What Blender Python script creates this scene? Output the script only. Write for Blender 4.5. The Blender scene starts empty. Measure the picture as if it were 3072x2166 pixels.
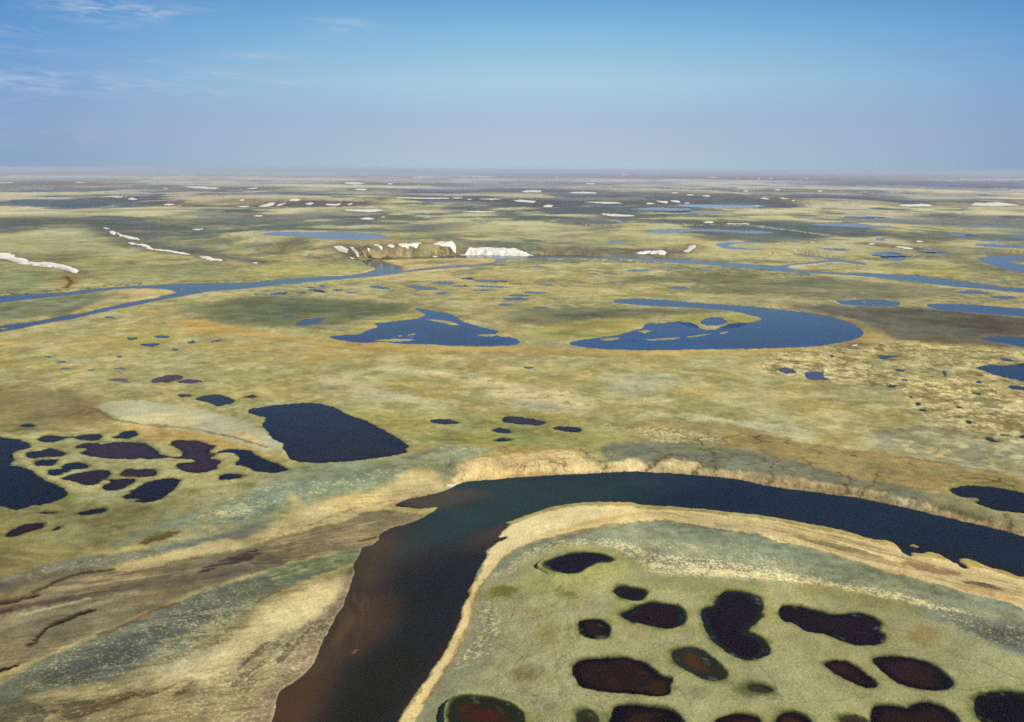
import bpy, math
import numpy as np

# ---------------------------------------------------------------- camera
H = 150.0                       # flying height above the tundra plain, metres
FPX = 35.0 / 36.0 * 3072.0      # focal length in pixels of the 3072 px wide photograph
CX, CY = 1536.0, 1083.0
PITCH = math.atan((1083.0 - 508.0) / FPX)
ROLL = math.radians(0.27)
EXPOSURE = 0.45
SUN_EL, SUN_AZ = math.radians(38.0), math.radians(112.0)   # azimuth clockwise from the view direction (+Y)
SUN_STRENGTH, SKY_STRENGTH = 4.2, 0.10

scene = bpy.context.scene
fwd = np.array([0.0, math.cos(PITCH), -math.sin(PITCH)])
rt0 = np.array([1.0, 0.0, 0.0])
up0 = np.array([0.0, math.sin(PITCH), math.cos(PITCH)])
rt = rt0 * math.cos(ROLL) + up0 * math.sin(ROLL)
up = up0 * math.cos(ROLL) - rt0 * math.sin(ROLL)
from mathutils import Matrix
cam_data = bpy.data.cameras.new("camera")
cam = bpy.data.objects.new("camera", cam_data)
scene.collection.objects.link(cam)
cam_data.lens = 35.0
cam_data.sensor_width = 36.0
cam_data.clip_start = 1.0
cam_data.clip_end = 400000.0
cam.matrix_world = Matrix(((rt[0], up[0], -fwd[0], 0), (rt[1], up[1], -fwd[1], 0), (rt[2], up[2], -fwd[2], H), (0, 0, 0, 1)))
scene.camera = cam

# ---------------------------------------------------------------- world: daylight sky with cirrus
world = bpy.data.worlds.new("World")
scene.world = world
world.use_nodes = True
wt = world.node_tree
wt.nodes.clear()
WN = wt.nodes.new
def lk(a, b): wt.links.new(a, b)
def wmath(op, a, b=None, c=None, clamp=False):
    n = WN('ShaderNodeMath'); n.operation = op; n.use_clamp = clamp
    for i, v in enumerate((a, b, c)):
        if v is None: continue
        if isinstance(v, (int, float)): n.inputs[i].default_value = v
        else: lk(v, n.inputs[i])
    return n.outputs[0]
sky = WN('ShaderNodeTexSky')
sky.sky_type = 'NISHITA'
sky.sun_disc = False
sky.sun_elevation = SUN_EL
sky.sun_rotation = SUN_AZ
sky.altitude = 150.0
sky.air_density = 1.0
sky.dust_density = 0.6
sky.ozone_density = 2.0
tc = WN('ShaderNodeTexCoord')
sep = WN('ShaderNodeSeparateXYZ'); lk(tc.outputs['Generated'], sep.inputs[0])
el = wmath('MULTIPLY', wmath('ARCSINE', sep.outputs[2]), 180 / math.pi)
az = wmath('MULTIPLY', wmath('ARCTAN2', sep.outputs[0], sep.outputs[1]), 180 / math.pi)
def slin(c): return tuple(((v / 255.0) / 12.92 if v / 255.0 <= 0.04045 else ((v / 255.0 + 0.055) / 1.055) ** 2.4) for v in c)
def sky_ramp(stops):
    n = WN('ShaderNodeValToRGB')
    lk(wmath('DIVIDE', wmath('ADD', el, 1.0), 31.0, clamp=True), n.inputs[0])
    cr = n.color_ramp
    while len(cr.elements) < len(stops): cr.elements.new(0.5)
    for e, (deg, c) in zip(cr.elements, stops):
        e.position = (deg + 1.0) / 31.0
        e.color = (*slin(c), 1)
    return n.outputs[0]
towards = sky_ramp([(-1.0, (172, 198, 216)), (0.15, (172, 200, 216)), (1.4, (170, 189, 213)), (2.8, (163, 187, 214)), (4.7, (166, 202, 222)), (7.0, (136, 188, 222)), (9.2, (98, 161, 211)), (16, (44, 96, 158)), (29, (20, 52, 102))])
aside = sky_ramp([(-1.0, (116, 154, 194)), (0.15, (118, 156, 196)), (1.4, (126, 153, 197)), (2.8, (122, 153, 200)), (4.7, (104, 152, 204)), (7.0, (80, 142, 202)), (9.2, (60, 126, 190)), (16, (34, 84, 148)), (29, (18, 48, 98))])
side = wmath('POWER', wmath('MINIMUM', wmath('ABSOLUTE', wmath('DIVIDE', wmath('SUBTRACT', az, 2.0), 27.5)), 1.0), 1.7)
hm = WN('ShaderNodeMix'); hm.data_type = 'RGBA'
lk(side, hm.inputs[0]); lk(towards, hm.inputs[6]); lk(aside, hm.inputs[7])
# cirrus: streaky noise on a high layer, gathered into the few wisps the sky holds
comb = WN('ShaderNodeCombineXYZ')
lk(wmath('MULTIPLY', az, 0.55), comb.inputs[0]); lk(wmath('ADD', wmath('MULTIPLY', el, 3.0), wmath('MULTIPLY', az, 0.10)), comb.inputs[1])
cn = WN('ShaderNodeTexNoise'); cn.inputs['Scale'].default_value = 1.0; cn.inputs['Detail'].default_value = 9; cn.inputs['Roughness'].default_value = 0.62
cn.inputs['Distortion'].default_value = 0.6
lk(comb.outputs[0], cn.inputs['Vector'])
streak = wmath('MULTIPLY', wmath('SUBTRACT', cn.outputs[0], 0.40), 3.6, clamp=True)
WISPS = [  # x, y in 2296 px frame, half width, half height, strength
    (215, 18, 115, 20, 0.75), (350, 28, 60, 9, 0.55), (265, 52, 55, 10, 0.35), (25, 68, 60, 12, 0.45), (60, 112, 110, 9, 0.35), (185, 185, 180, 22, 0.42),
    (620, 126, 130, 8, 0.5), (492, 165, 55, 11, 0.6), (640, 184, 55, 6, 0.4), (770, 60, 75, 16, 0.42), (480, 205, 80, 10, 0.35), (40, 185, 90, 30, 0.3), (460, 15, 50, 8, 0.3),
    (365, 138, 60, 7, 0.3), (2230, 92, 50, 5, 0.16), (60, 300, 220, 50, 0.10), (745, 45, 60, 4, 0.25)]
total = None
for (x, y, rx, ry, s) in WISPS:
    x, y, rx, ry = [v / 0.7474 for v in (x, y, rx, ry)]
    d = fwd + rt * (x - CX) / FPX - up * (y - CY) / FPX
    d = d / np.linalg.norm(d)
    a0 = math.degrees(math.atan2(d[0], d[1])); e0 = math.degrees(math.asin(d[2]))
    u = wmath('POWER', wmath('DIVIDE', wmath('SUBTRACT', az, a0), rx / FPX * 57.3), 2.0)
    v = wmath('POWER', wmath('DIVIDE', wmath('SUBTRACT', el, e0), ry / FPX * 57.3), 2.0)
    g = wmath('MULTIPLY', wmath('EXPONENT', wmath('MULTIPLY', wmath('ADD', u, v), -1.0)), s)
    total = g if total is None else wmath('ADD', total, g)
cfac = wmath('MULTIPLY', wmath('MULTIPLY', total, streak), 0.92, clamp=True)
cmix = WN('ShaderNodeMix'); cmix.data_type = 'RGBA'
lk(cfac, cmix.inputs[0]); lk(hm.outputs[2], cmix.inputs[6]); cmix.inputs[7].default_value = (*slin((200, 204, 224)), 1)
# physical sky weighed in with the measured colours
sc_sky = WN('ShaderNodeVectorMath'); sc_sky.operation = 'SCALE'; lk(sky.outputs[0], sc_sky.inputs[0]); sc_sky.inputs[3].default_value = 1.0
sc_obs = WN('ShaderNodeVectorMath'); sc_obs.operation = 'SCALE'; lk(cmix.outputs[2], sc_obs.inputs[0]); sc_obs.inputs[3].default_value = 1.0 / (SKY_STRENGTH * 2 ** EXPOSURE)
smix = WN('ShaderNodeMix'); smix.data_type = 'RGBA'; smix.inputs[0].default_value = 0.90
lk(sc_sky.outputs[0], smix.inputs[6]); lk(sc_obs.outputs[0], smix.inputs[7])
bg = WN('ShaderNodeBackground'); bg.inputs[1].default_value = SKY_STRENGTH
lk(smix.outputs[2], bg.inputs[0])
wo = WN('ShaderNodeOutputWorld'); lk(bg.outputs[0], wo.inputs[0])

# ---------------------------------------------------------------- sun
sl = bpy.data.lights.new("sun", 'SUN')
sl.energy = SUN_STRENGTH
sl.angle = math.radians(0.5)
sl.color = (1.0, 0.95, 0.86)
sun = bpy.data.objects.new("sun", sl)
scene.collection.objects.link(sun)
sun.rotation_euler = (math.radians(90) - SUN_EL, 0, math.pi - SUN_AZ)
sun.location = (0, 0, 1000)

scene.view_settings.view_transform = 'Standard'
scene.view_settings.look = 'None'
scene.view_settings.exposure = EXPOSURE
scene.view_settings.gamma = 1.0
scene.render.engine = 'CYCLES'
scene.cycles.max_bounces = 4
scene.cycles.diffuse_bounces = 1
scene.cycles.glossy_bounces = 2
scene.cycles.volume_bounces = 0
scene.cycles.use_denoising = False
scene.cycles.denoiser = 'OPENIMAGEDENOISE'
scene.cycles.denoising_input_passes = 'RGB_ALBEDO_NORMAL'
scene.cycles.denoising_prefilter = 'ACCURATE'

# ---------------------------------------------------------------- noise
def _hash(ix, iy, seed):
    h = (ix.astype(np.int64) * 374761393 + iy.astype(np.int64) * 668265263 + seed * 1274126177) & 0xFFFFFFFF
    h = ((h ^ (h >> 13)) * 1274126177) & 0xFFFFFFFF
    h = (h ^ (h >> 16)) & 0xFFFFFF
    return (h / float(0xFFFFFF)).astype(np.float32)
def vnoise(x, y, seed=0):
    fx = np.floor(x); fy = np.floor(y)
    tx = (x - fx).astype(np.float32); ty = (y - fy).astype(np.float32)
    tx = tx * tx * tx * (tx * (tx * 6 - 15) + 10); ty = ty * ty * ty * (ty * (ty * 6 - 15) + 10)
    a = _hash(fx, fy, seed); b = _hash(fx + 1, fy, seed); c = _hash(fx, fy + 1, seed); d = _hash(fx + 1, fy + 1, seed)
    return (a + (b - a) * tx) * (1 - ty) + (c + (d - c) * tx) * ty
def fbm(x, y, octv=4, seed=0, gain=0.5):
    s = 0.0; amp = 1.0; tot = 0.0
    ca, sa = 0.80, 0.60
    for o in range(octv):
        s = s + amp * (vnoise(x, y, seed + o * 17) - 0.5)
        tot += amp; amp *= gain
        x, y = (x * ca - y * sa) * 2.03 + 13.7, (x * sa + y * ca) * 2.03 + 7.3
    return (s / tot * 2.0).astype(np.float32)          # about -1..1
def sstep(a, b, x):
    t = np.clip((x - a) / (b - a), 0, 1)
    return t * t * (3 - 2 * t)

# ---------------------------------------------------------------- photograph pixels -> rays -> ground points
TILES = {'T1': (0, 1600, 2.86), 'T2': (800, 1600, 2.86), 'T3': (1500, 1600, 2.86), 'T4': (2272, 1600, 2.86),
         'T5': (0, 1100, 2.86), 'T6': (700, 1100, 2.86), 'T7': (1500, 1100, 2.86), 'T8': (2272, 1100, 2.86),
         'U1': (0, 640, 2.87), 'U2': (760, 640, 2.87), 'U3': (1500, 640, 2.87), 'U4': (2272, 640, 2.87),
         'W1': (0, 460, 2.87), 'W2': (760, 460, 2.87), 'W3': (1500, 460, 2.87), 'W4': (2272, 460, 2.87), 'V': (0, 0, 0.7474)}
def P(s):
    out = []; t = None
    for tok in s.replace(':', ': ').split():
        if tok.endswith(':'): t = TILES[tok[:-1]]; continue
        a, b = tok.split(',')
        out.append((t[0] + float(a) / t[2], t[1] + float(b) / t[2]))
    return np.array(out)
def E(tile, cx, cy, rx, ry, rot=0, n=18, seed=0):
    t = TILES[tile]; rs = np.random.RandomState(seed + int(cx) * 7 + int(cy))
    a = np.linspace(0, 2 * math.pi, n, endpoint=False)
    k = 1 + 0.18 * rs.uniform(-1, 1, n)
    x = rx * np.cos(a) * k; y = ry * np.sin(a) * k + x * math.tan(math.radians(rot))
    return np.stack([t[0] + (cx + x) / t[2], t[1] + (cy + y) / t[2]], 1)
def rays(px):
    d = fwd[None] + rt[None] * ((px[:, 0] - CX) / FPX)[:, None] - up[None] * ((px[:, 1] - CY) / FPX)[:, None]
    return d / np.linalg.norm(d[:, :2], axis=1)[:, None]        # parameter = horizontal distance
def on_plane(px, z):
    d = rays(px); dz = np.minimum(d[:, 2], -0.0016)
    t = (z - H) / dz
    return d[:, :2] * t[:, None]

# relief of the land before any water is cut into it
MOUNDS = []     # x, y, height, radius across, radius along
BLUFF = None
def relief(x, y):
    r = np.hypot(x, y)
    k = sstep(1250, 3600, r)
    north = 9.0 * sstep(1650, 2300, r)
    h = north + k * (13.0 * fbm(x / 1500, y / 1500, 3, 5) + 5.0 * fbm(x / 420, y / 420, 3, 9))
    h = h + sstep(7000, 20000, r) * (17.0 * fbm(x / 9000 + 3, y / 5000, 4, 21) + 2)
    for (mx, my, mh, ra, rb) in MOUNDS:
        h = h + mh * np.exp(-((x - mx) / ra) ** 2 - ((y - my) / rb) ** 2)
    return h
_TS = np.geomspace(110, 85000, 900)
_AZ = np.radians(np.arange(-75, 75.01, 0.1))
_TAB = []
def on_land(px):
    if not _TAB:
        _TAB.append(relief(_TS[None, :] * np.sin(_AZ)[:, None], _TS[None, :] * np.cos(_AZ)[:, None]).astype(np.float32))
    d = rays(np.asarray(px))
    a = np.arctan2(d[:, 0], d[:, 1])
    j = np.clip(np.rint((a - _AZ[0]) / (_AZ[1] - _AZ[0])).astype(int), 0, len(_AZ) - 1)
    g = H + d[:, 2][:, None] * _TS[None] - _TAB[0][j]
    hit = g <= 0
    k = np.where(hit.any(1), hit.argmax(1), len(_TS) - 1)
    k = np.maximum(k, 1); i = np.arange(len(k))
    f = np.clip(g[i, k - 1] / np.maximum(g[i, k - 1] - g[i, k], 1e-6), 0, 1)
    t = _TS[k - 1] + (_TS[k] - _TS[k - 1]) * f
    return d[:, :2] * t[:, None]
for (tile, cx, cy, mh, ra, rb) in [('U3', 1720, 305, 13, 42, 60), ('U3', 620, 300, 9, 130, 90), ('U3', 1290, 95, 10, 90, 120), ('U4', 2150, 70, 16, 180, 200),
                                   ('W4', 620, 440, 22, 260, 400), ('W1', 150, 300, 26, 300, 500), ('W2', 450, 420, 22, 420, 400), ('U2', 1560, 300, 9, 60, 50)]:
    t = TILES[tile]; p = on_plane(np.array([[t[0] + cx / t[2], t[1] + cy / t[2]]]), 4.0)[0]
    MOUNDS.append((p[0], p[1], mh, ra, rb))

# ---------------------------------------------------------------- polar ground grid (fine where the land is seen, one sheet to the horizon)
vv = np.concatenate([np.arange(1.55, 80.8, 0.5), np.arange(81.0, 93.0, 0.14), np.arange(93.2, 130, 0.5), np.arange(130, 800, 0.75)])       # screen rows of a 1024 px picture
R = H * (FPX / 3) / vv                                                              # far -> near
R = np.concatenate([[140000.0], R, np.linspace(R[-1] * 0.96, 4.0, 18)])
A = np.concatenate([np.arange(-180, -62, 3.0), np.arange(-62, -31.5, 0.25), np.arange(-31.5, 31.5, 0.052), np.arange(31.5, 62, 0.25), np.arange(62, 180, 3.0)])
A = np.radians(A)
NR, NA = len(R), len(A)
RR = R[:, None].astype(np.float64); AA = A[None, :]
X = (RR * np.sin(AA)).astype(np.float32); Y = (RR * np.cos(AA)).astype(np.float32)
RD = np.broadcast_to(RR, X.shape).astype(np.float32)
DR = np.broadcast_to(np.abs(np.gradient(R))[:, None], X.shape).astype(np.float32)   # row spacing, metres
DR = np.minimum(DR, RD ** 2 / (H * FPX / 3))
Z = relief(X, Y).astype(np.float32)
# shoreline irregularity, one pair of fields shared by every outline
lr = np.log(RD)
WA = 1.7 * fbm(AA * 230 + 0 * lr, lr * 85, 5, 31, .62); WB = 1.7 * fbm(AA * 230 + 0 * lr + 50, lr * 85, 5, 47, .62)
WA += 1.5 * fbm(X / 5, Y / 5, 3, 33) * np.clip(900 / RD - 0.6, 0, 1); WB += 1.5 * fbm(X / 5 + 9, Y / 5, 3, 35) * np.clip(900 / RD - 0.6, 0, 1)

def region(xy, margin):
    r = np.hypot(xy[:, 0], xy[:, 1]); a = np.arctan2(xy[:, 0], xy[:, 1])
    r0, r1 = max(r.min() - margin, 3), r.max() + margin
    am = margin / r0
    i0 = int(np.searchsorted(-R, -r1)) - 1; i1 = int(np.searchsorted(-R, -r0)) + 1
    j0 = int(np.searchsorted(A, a.min() - am)) - 1; j1 = int(np.searchsorted(A, a.max() + am)) + 1
    return slice(max(i0, 0), min(i1, NR)), slice(max(j0, 0), min(j1, NA))
def segdist(px, py, a, b):
    dx, dy = b[0] - a[0], b[1] - a[1]
    L = dx * dx + dy * dy + 1e-9
    t = np.clip(((px - a[0]) * dx + (py - a[1]) * dy) / L, 0, 1)
    return (px - a[0] - t * dx) ** 2 + (py - a[1] - t * dy) ** 2
def sdf(xy, margin, warp=1.0, closed=True):
    """signed distance (negative inside) to a ground outline on the part of the grid near it"""
    s = region(xy, margin)
    x = X[s].astype(np.float64); y = Y[s].astype(np.float64)
    if x.size == 0: return s, np.zeros(x.shape)
    if warp:
        r = RD[s]; ua, ub = WA[s] * warp * 2.4 * r / FPX, WB[s] * warp * 1.5 * r * r / (H * FPX)
        sx, sy = x / r, y / r
        x = x + sy * ua + sx * ub; y = y - sx * ua + sy * ub
    d = np.full(x.shape, 1e18); ins = np.zeros(x.shape, bool)
    n = len(xy)
    for k in range(n if closed else n - 1):
        a, b = xy[k], xy[(k + 1) % n]
        d = np.minimum(d, segdist(x, y, a, b))
        if closed and a[1] != b[1]:
            c = (y < a[1]) != (y < b[1])
            ins ^= c & (x < (b[0] - a[0]) * (y - a[1]) / (b[1] - a[1]) + a[0])
    d = np.sqrt(d)
    return s, (np.where(ins, -d, d) if closed else d).astype(np.float32)
def smooth_poly(px, it=1):
    for _ in range(it):
        q = np.roll(px, -1, 0)
        px = np.stack([px * 0.78 + q * 0.22, px * 0.22 + q * 0.78], 1).reshape(-1, 2)
    return px
def sdf_on(s, xy, warp=1.0):
    global region
    keep = region; region = lambda *_: s
    try: return sdf(xy, 0, warp)[1]
    finally: region = keep

# the bluff behind the far river, a real rise in the land
_bp = P('U2: 600,392 760,395 940,398 1000,388 1400,378 1700,372 1900,366 2450,362 2560,362')
_bg = on_plane(_bp, 0.0)
_ba = np.arctan2(_bg[:, 0], _bg[:, 1]); _br = np.hypot(_bg[:, 0], _bg[:, 1])
_bh = np.array([0, 5, 14, 18, 20, 17, 5, 3, 0.0])
_relief0 = relief
def relief(x, y):
    h = _relief0(x, y)
    a = np.arctan2(x, y); r = np.hypot(x, y)
    near = (a > _ba[0]) & (a < _ba[-1]) & (r > 1500) & (r < 2600)
    if np.any(near):
        q = r - np.interp(a, _ba, _br) - 3 * np.sin(a * 130)
        rise = np.interp(a, _ba, _bh) * sstep(2, 46, q) * (1 - sstep(60, 420, q))
        h = h + np.where(near, rise, 0)
    return h
Z = relief(X, Y).astype(np.float32)
_TAB.clear()

# ---------------------------------------------------------------- the waters
RIVER_NEAR = P('T2: 30,1660 75,1520 90,1390 130,1340 230,1280 330,1210 400,1120 440,1040 480,930 530,840 570,770 600,700 650,640 680,560 700,490 740,390 755,320 735,280 790,200 820,120 870,112 920,95 960,50 968,20 T6: 1262,1440 1300,1410 1370,1378 1450,1360 1540,1335 1620,1300 1700,1255 1770,1208 1700,1210 1560,1222 1500,1205 1420,1200 1380,1192 1430,1165 1500,1135 1600,1120 1720,1092 1860,1050 1900,1020 1990,990 2120,975 2288,965 T7: 150,950 400,935 600,925 800,915 1000,905 1200,900 1400,912 1600,925 1750,940 1950,955 2100,975 2208,1005 T8: 100,1025 300,1055 500,1080 700,1105 860,1125 1000,1155 1200,1195 1400,1240 1600,1290 1800,1335 2000,1380 2150,1420 2290,1460 2700,1590 3300,1850 4656,2717 T4: 4656,1888 3300,900 2700,470 2290,372 2230,366 2150,332 2080,312 2000,297 1930,262 1880,238 1800,215 1730,212 1718,235 1780,270 1812,305 1760,300 1700,262 1640,225 1560,178 1490,160 1400,172 1310,165 1330,200 1290,195 1240,165 1220,120 1170,80 1090,55 1040,58 930,38 T8: 860,1440 800,1420 600,1375 400,1340 200,1300 0,1268 T7: 2100,1258 1900,1240 1700,1215 1500,1200 1300,1190 1190,1187 1150,1165 950,1158 750,1162 600,1175 450,1200 350,1230 250,1265 150,1300 30,1345 90,1350 60,1385 0,1425 -20,1475 60,1450 55,1475 T2: 1990,70 1900,130 1870,165 1900,175 1860,240 1830,290 1790,350 1775,430 1720,490 1730,540 1690,590 1670,650 1665,720 1640,780 1600,870 1550,950 1510,1030 1460,1110 1400,1180 1370,1250 1300,1330 1240,1420 1180,1510 1120,1619 1020,1800 700,2300 -250,2300 -150,1850')
RIVER_ISLETS = [P('T4: 1295,98 1340,90 1398,118 1360,128'), P('T4: 1675,262 1705,255 1730,275 1690,285'), P('T4: 1890,318 1930,318 1915,332')]
RIVER_FAR = P('U1: -900,770 -300,735 0,710 150,700 300,693 500,685 600,680 700,660 850,648 1000,635 1200,625 1400,615 1600,605 1800,603 2000,600 2150,598 2280,585 U2: 250,568 400,560 550,548 640,540 760,540 900,525 1000,505 1050,485 1050,470 990,450 950,430 935,404 1000,396 1200,386 1400,378 1600,375 1750,362 1850,356 2000,360 2200,362 2300,366 U3: 330,357 500,360 700,362 900,372 1100,380 1300,390 1500,395 1650,400 1750,410 1900,420 2050,432 2200,440 2296,448 U4: 200,450 400,425 560,412 640,406 560,387 400,367 300,352 350,350 500,370 650,388 750,405 860,412 930,432 930,445 850,437 760,422 650,418 560,424 400,437 250,452 260,478 450,498 650,510 900,515 1050,520 1250,530 1450,545 1650,570 1850,595 2050,630 2290,645 2900,690 3500,760 3500,810 2900,735 2290,682 2100,667 1900,647 1700,632 1550,614 1400,592 1250,577 1150,567 1000,552 850,537 600,522 400,512 200,500 0,487 U3: 2100,465 1900,455 1700,440 1500,425 1300,415 1100,400 900,388 700,385 500,388 300,390 100,394 40,405 U2: 2160,418 2120,420 2080,430 1900,454 1800,462 1600,478 1340,503 1240,517 1100,535 900,555 700,570 500,588 300,605 100,630 0,640 U1: 2100,650 1950,660 1800,670 1650,700 1500,725 1350,750 1200,785 1050,810 900,845 750,875 650,905 500,925 350,950 270,970 150,995 0,1020 -300,1090 -900,1200 -900,1120 -300,1020 0,970 100,955 300,935 450,905 550,880 700,865 850,825 1000,795 1100,768 1250,745 1350,730 1380,715 1450,700 1530,682 1480,662 1400,648 1200,645 1050,648 900,665 800,680 650,700 450,720 250,740 0,770 -300,800 -900,880')
FAR_ISLANDS = [P('U2: 1105,407 1250,397 1500,388 1800,383 2060,385 2095,398 2070,420 1990,434 1850,442 1700,449 1500,470 1350,487 1255,498 1290,472 1270,455 1200,440 1140,424'),
               P('U2: 1380,503 1450,493 1600,480 1700,474 1800,468 1860,468 1840,474 1600,490 1450,503'), P('U1: 1545,645 1585,648 1560,655'), P('U1: -10,985 60,985 80,995 20,1003')]
NEARLAND = -0.35
W = []   # dict(name, cat, label, group, px, level, c, rim, rimw, isl)
def water(name, cat, label, px, c=(34, 24, 30), rim=None, rimw=1.2, level=None, isl=(), group=None, green=0.0, warp=1.0, b=None, mott=0.25, ring=1.0):
    W.append(dict(name=name, cat=cat, label=label, px=px, c=c, rim=rim, rimw=rimw, level=level, isl=isl, group=group, green=green, warp=warp, b=b, mott=mott, ring=ring))
ORD = ['leftmost', 'second', 'third', 'fourth', 'fifth', 'sixth', 'seventh', 'eighth', 'ninth', 'tenth', 'eleventh', 'twelfth', 'thirteenth', 'fourteenth', 'fifteenth', 'sixteenth', 'seventeenth', 'eighteenth', 'nineteenth', 'twentieth', 'twenty-first', 'twenty-second', 'twenty-third', 'twenty-fourth', 'twenty-fifth']
def ordinal(k, n):
    if n == 1: return 'only'
    if k == 0: return 'leftmost'
    if k == n - 1: return 'rightmost'
    return ORD[k] + ' from left'
NG = 'dark ponds inside the near river bend'
water('pond', 'pond', 'dark curved pond nearest the inner river beach, ringed by yellow green sedge', P('T3: 375,265 410,240 460,215 540,195 620,175 720,165 800,170 860,178 920,200 965,225 935,245 880,248 810,255 760,285 715,310 680,335 640,345 580,345 520,335 470,320 425,300 395,285'), (30, 20, 30), (22, 28, 30), 1.5, green=1.0, group=NG, warp=.4)
water('pond', 'pond', 'small oval pond just touching the bigger oval pond below it', P('T3: 975,490 1010,468 1060,458 1120,465 1180,475 1235,495 1262,520 1240,545 1215,570 1180,578 1120,572 1060,560 1010,540 980,515'), (28, 20, 30), (24, 34, 36), 1.5, green=1.0, group=NG)
water('pond', 'pond', 'black brown oval pond with a ragged pointed left tip, below the small oval pond', P('T3: 1180,625 1240,605 1330,602 1420,608 1500,620 1560,645 1580,690 1585,740 1560,785 1500,815 1440,825 1360,810 1290,790 1200,775 1130,765 1070,730 1040,700 1060,680 1120,665 1150,645'), (34, 20, 26), (20, 28, 36), 2.0, green=.7, group=NG)
water('pond', 'pond', 'small round pond with a reddish brown middle and black edge', P('T3: 680,770 720,742 780,738 850,745 900,768 930,805 940,850 925,890 880,910 820,915 750,900 700,870 680,830 672,795'), (52, 30, 24), (18, 16, 20), 2.4, green=.5, group=NG)
water('pond', 'pond', 'large kidney shaped black pond notched on its right side', P('T3: 1850,580 1870,540 1920,505 2000,500 2080,505 2160,525 2220,555 2240,600 2255,640 2215,680 2245,715 2220,745 2170,785 2120,815 2110,850 2160,870 2220,900 2270,950 2305,1000 2300,1040 2250,1070 2180,1090 2100,1085 2030,1065 1960,1030 1900,980 1830,930 1800,870 1750,800 1725,720 1730,665 1780,640 1840,620'), (26, 16, 22), (24, 36, 44), 1.6, green=.7, group=NG)
water('pond', 'pond', 'long club shaped dark pond, thick at its right end', P('T4: 185,650 210,625 270,622 360,632 450,650 540,680 640,700 720,705 800,690 880,690 950,705 1010,735 1060,775 1040,800 1035,845 1075,865 1088,905 1060,940 980,962 900,965 820,958 740,930 680,905 620,875 540,855 450,850 390,830 350,790 300,765 240,755 200,730 185,690'), (32, 20, 24), (16, 16, 28), 2.0, green=.4, group=NG)
water('pond', 'pond', 'slanting oblong pond with a rust red middle and wide weedy rim', P('T3: 1470,1050 1500,1010 1560,985 1640,985 1720,1010 1780,1050 1840,1100 1900,1160 1945,1195 1935,1225 1890,1260 1820,1270 1750,1255 1690,1220 1610,1185 1540,1140 1490,1095'), (84, 50, 34), (40, 45, 42), 3.0, green=.5, group=NG)
water('pond', 'pond', 'largest brown pond of the bend, blunt ended with a raised ragged edge', P('T3: 625,1140 660,1105 720,1085 800,1080 860,1078 950,1070 1050,1072 1130,1085 1220,1100 1270,1130 1310,1170 1350,1210 1400,1235 1460,1245 1470,1275 1455,1300 1460,1360 1430,1395 1370,1405 1280,1395 1180,1380 1060,1375 940,1370 840,1360 740,1335 680,1300 640,1240 622,1190'), (54, 36, 28), (22, 16, 14), 1.6, green=0, group=NG, mott=.7)
water('pond', 'pond', 'narrow slanting pond with a dark red middle beside the big oval pond', P('T4: 580,1115 640,1092 720,1095 790,1120 850,1155 920,1200 980,1250 1020,1290 1010,1320 960,1330 890,1315 820,1275 740,1240 660,1200 610,1160'), (52, 28, 24), (20, 16, 18), 2.0, green=.3, group=NG)
water('pond', 'pond', 'big lens shaped dark red brown pond, right of the narrow slanting pond', P('T4: 985,1070 1060,1058 1160,1060 1260,1065 1360,1085 1460,1115 1540,1160 1600,1205 1660,1270 1655,1320 1600,1345 1500,1350 1400,1340 1290,1315 1200,1280 1130,1230 1060,1170 1000,1115'), (46, 28, 26), (18, 16, 22), 2.0, green=.2, group=NG)
water('pond', 'pond', 'tiny dark pool in the middle of a grey green marshy hollow', P('T3: 2140,1325 2180,1312 2240,1318 2290,1335 2330,1352 2290,1362 2210,1358 2150,1345'), (24, 24, 24), (50, 54, 44), 1.5, green=1.2, group=NG, ring=2.2)
water('pond', 'pond', 'pond with a bright rust red middle and weedy corners near the sandy river bank', P('T2: 1570,1480 1620,1425 1720,1395 1850,1405 1990,1435 2110,1470 2190,1540 2200,1610 2180,1680 2100,1720 1900,1730 1700,1710 1590,1660 1560,1580'), (76, 36, 22), (36, 40, 34), 4.0, green=.6, group=NG)
water('pond', 'pond', 'small pond cut by the bottom edge, with a pale weedy left rim', P('T3: 660,1540 740,1518 800,1550 840,1610 850,1680 780,1720 700,1700 660,1620'), (42, 22, 20), (50, 52, 40), 2.0, green=.6, group=NG)
water('pond', 'pond', 'dark pond mottled with brown mud, cut by the bottom edge under the largest brown pond', P('T3: 970,1510 1020,1480 1150,1478 1280,1490 1400,1505 1500,1540 1560,1600 1570,1680 1500,1750 1300,1770 1100,1760 980,1700 940,1620'), (50, 32, 20), (14, 10, 10), 2.4, green=.2, group=NG, mott=1.2)
water('pond', 'pond', 'dome topped pond at the bottom edge, below the marshy hollow', P('T3: 1830,1620 1870,1595 1930,1570 2030,1548 2130,1560 2210,1590 2250,1640 2200,1720 2050,1750 1900,1730 1820,1680'), (48, 26, 18), (22, 14, 12), 2.0, green=.3, group=NG)
water('pond', 'pond', 'small round topped brown pond at the bottom edge, below the narrow slanting pond', P('T4: 150,1600 200,1550 290,1535 370,1560 430,1600 460,1650 420,1720 300,1740 180,1710'), (60, 38, 28), (20, 14, 14), 2.0, green=.3, group=NG)
water('pond', 'pond', 'weedy pool edge showing left of the scalloped pond at the bottom edge', P('T4: 700,1595 780,1568 860,1580 930,1615 930,1660 860,1700 760,1680'), (34, 28, 26), (58, 56, 44), 2.0, green=.8, group=NG)
water('pond', 'pond', 'wide scalloped brown black pond at the bottom edge with two lobes', P('T4: 975,1545 1000,1490 1090,1480 1200,1490 1290,1512 1330,1470 1440,1455 1560,1475 1650,1530 1720,1600 1730,1680 1600,1760 1300,1780 1050,1750 965,1650'), (42, 27, 22), (20, 14, 14), 2.4, green=.2, group=NG)
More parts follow.
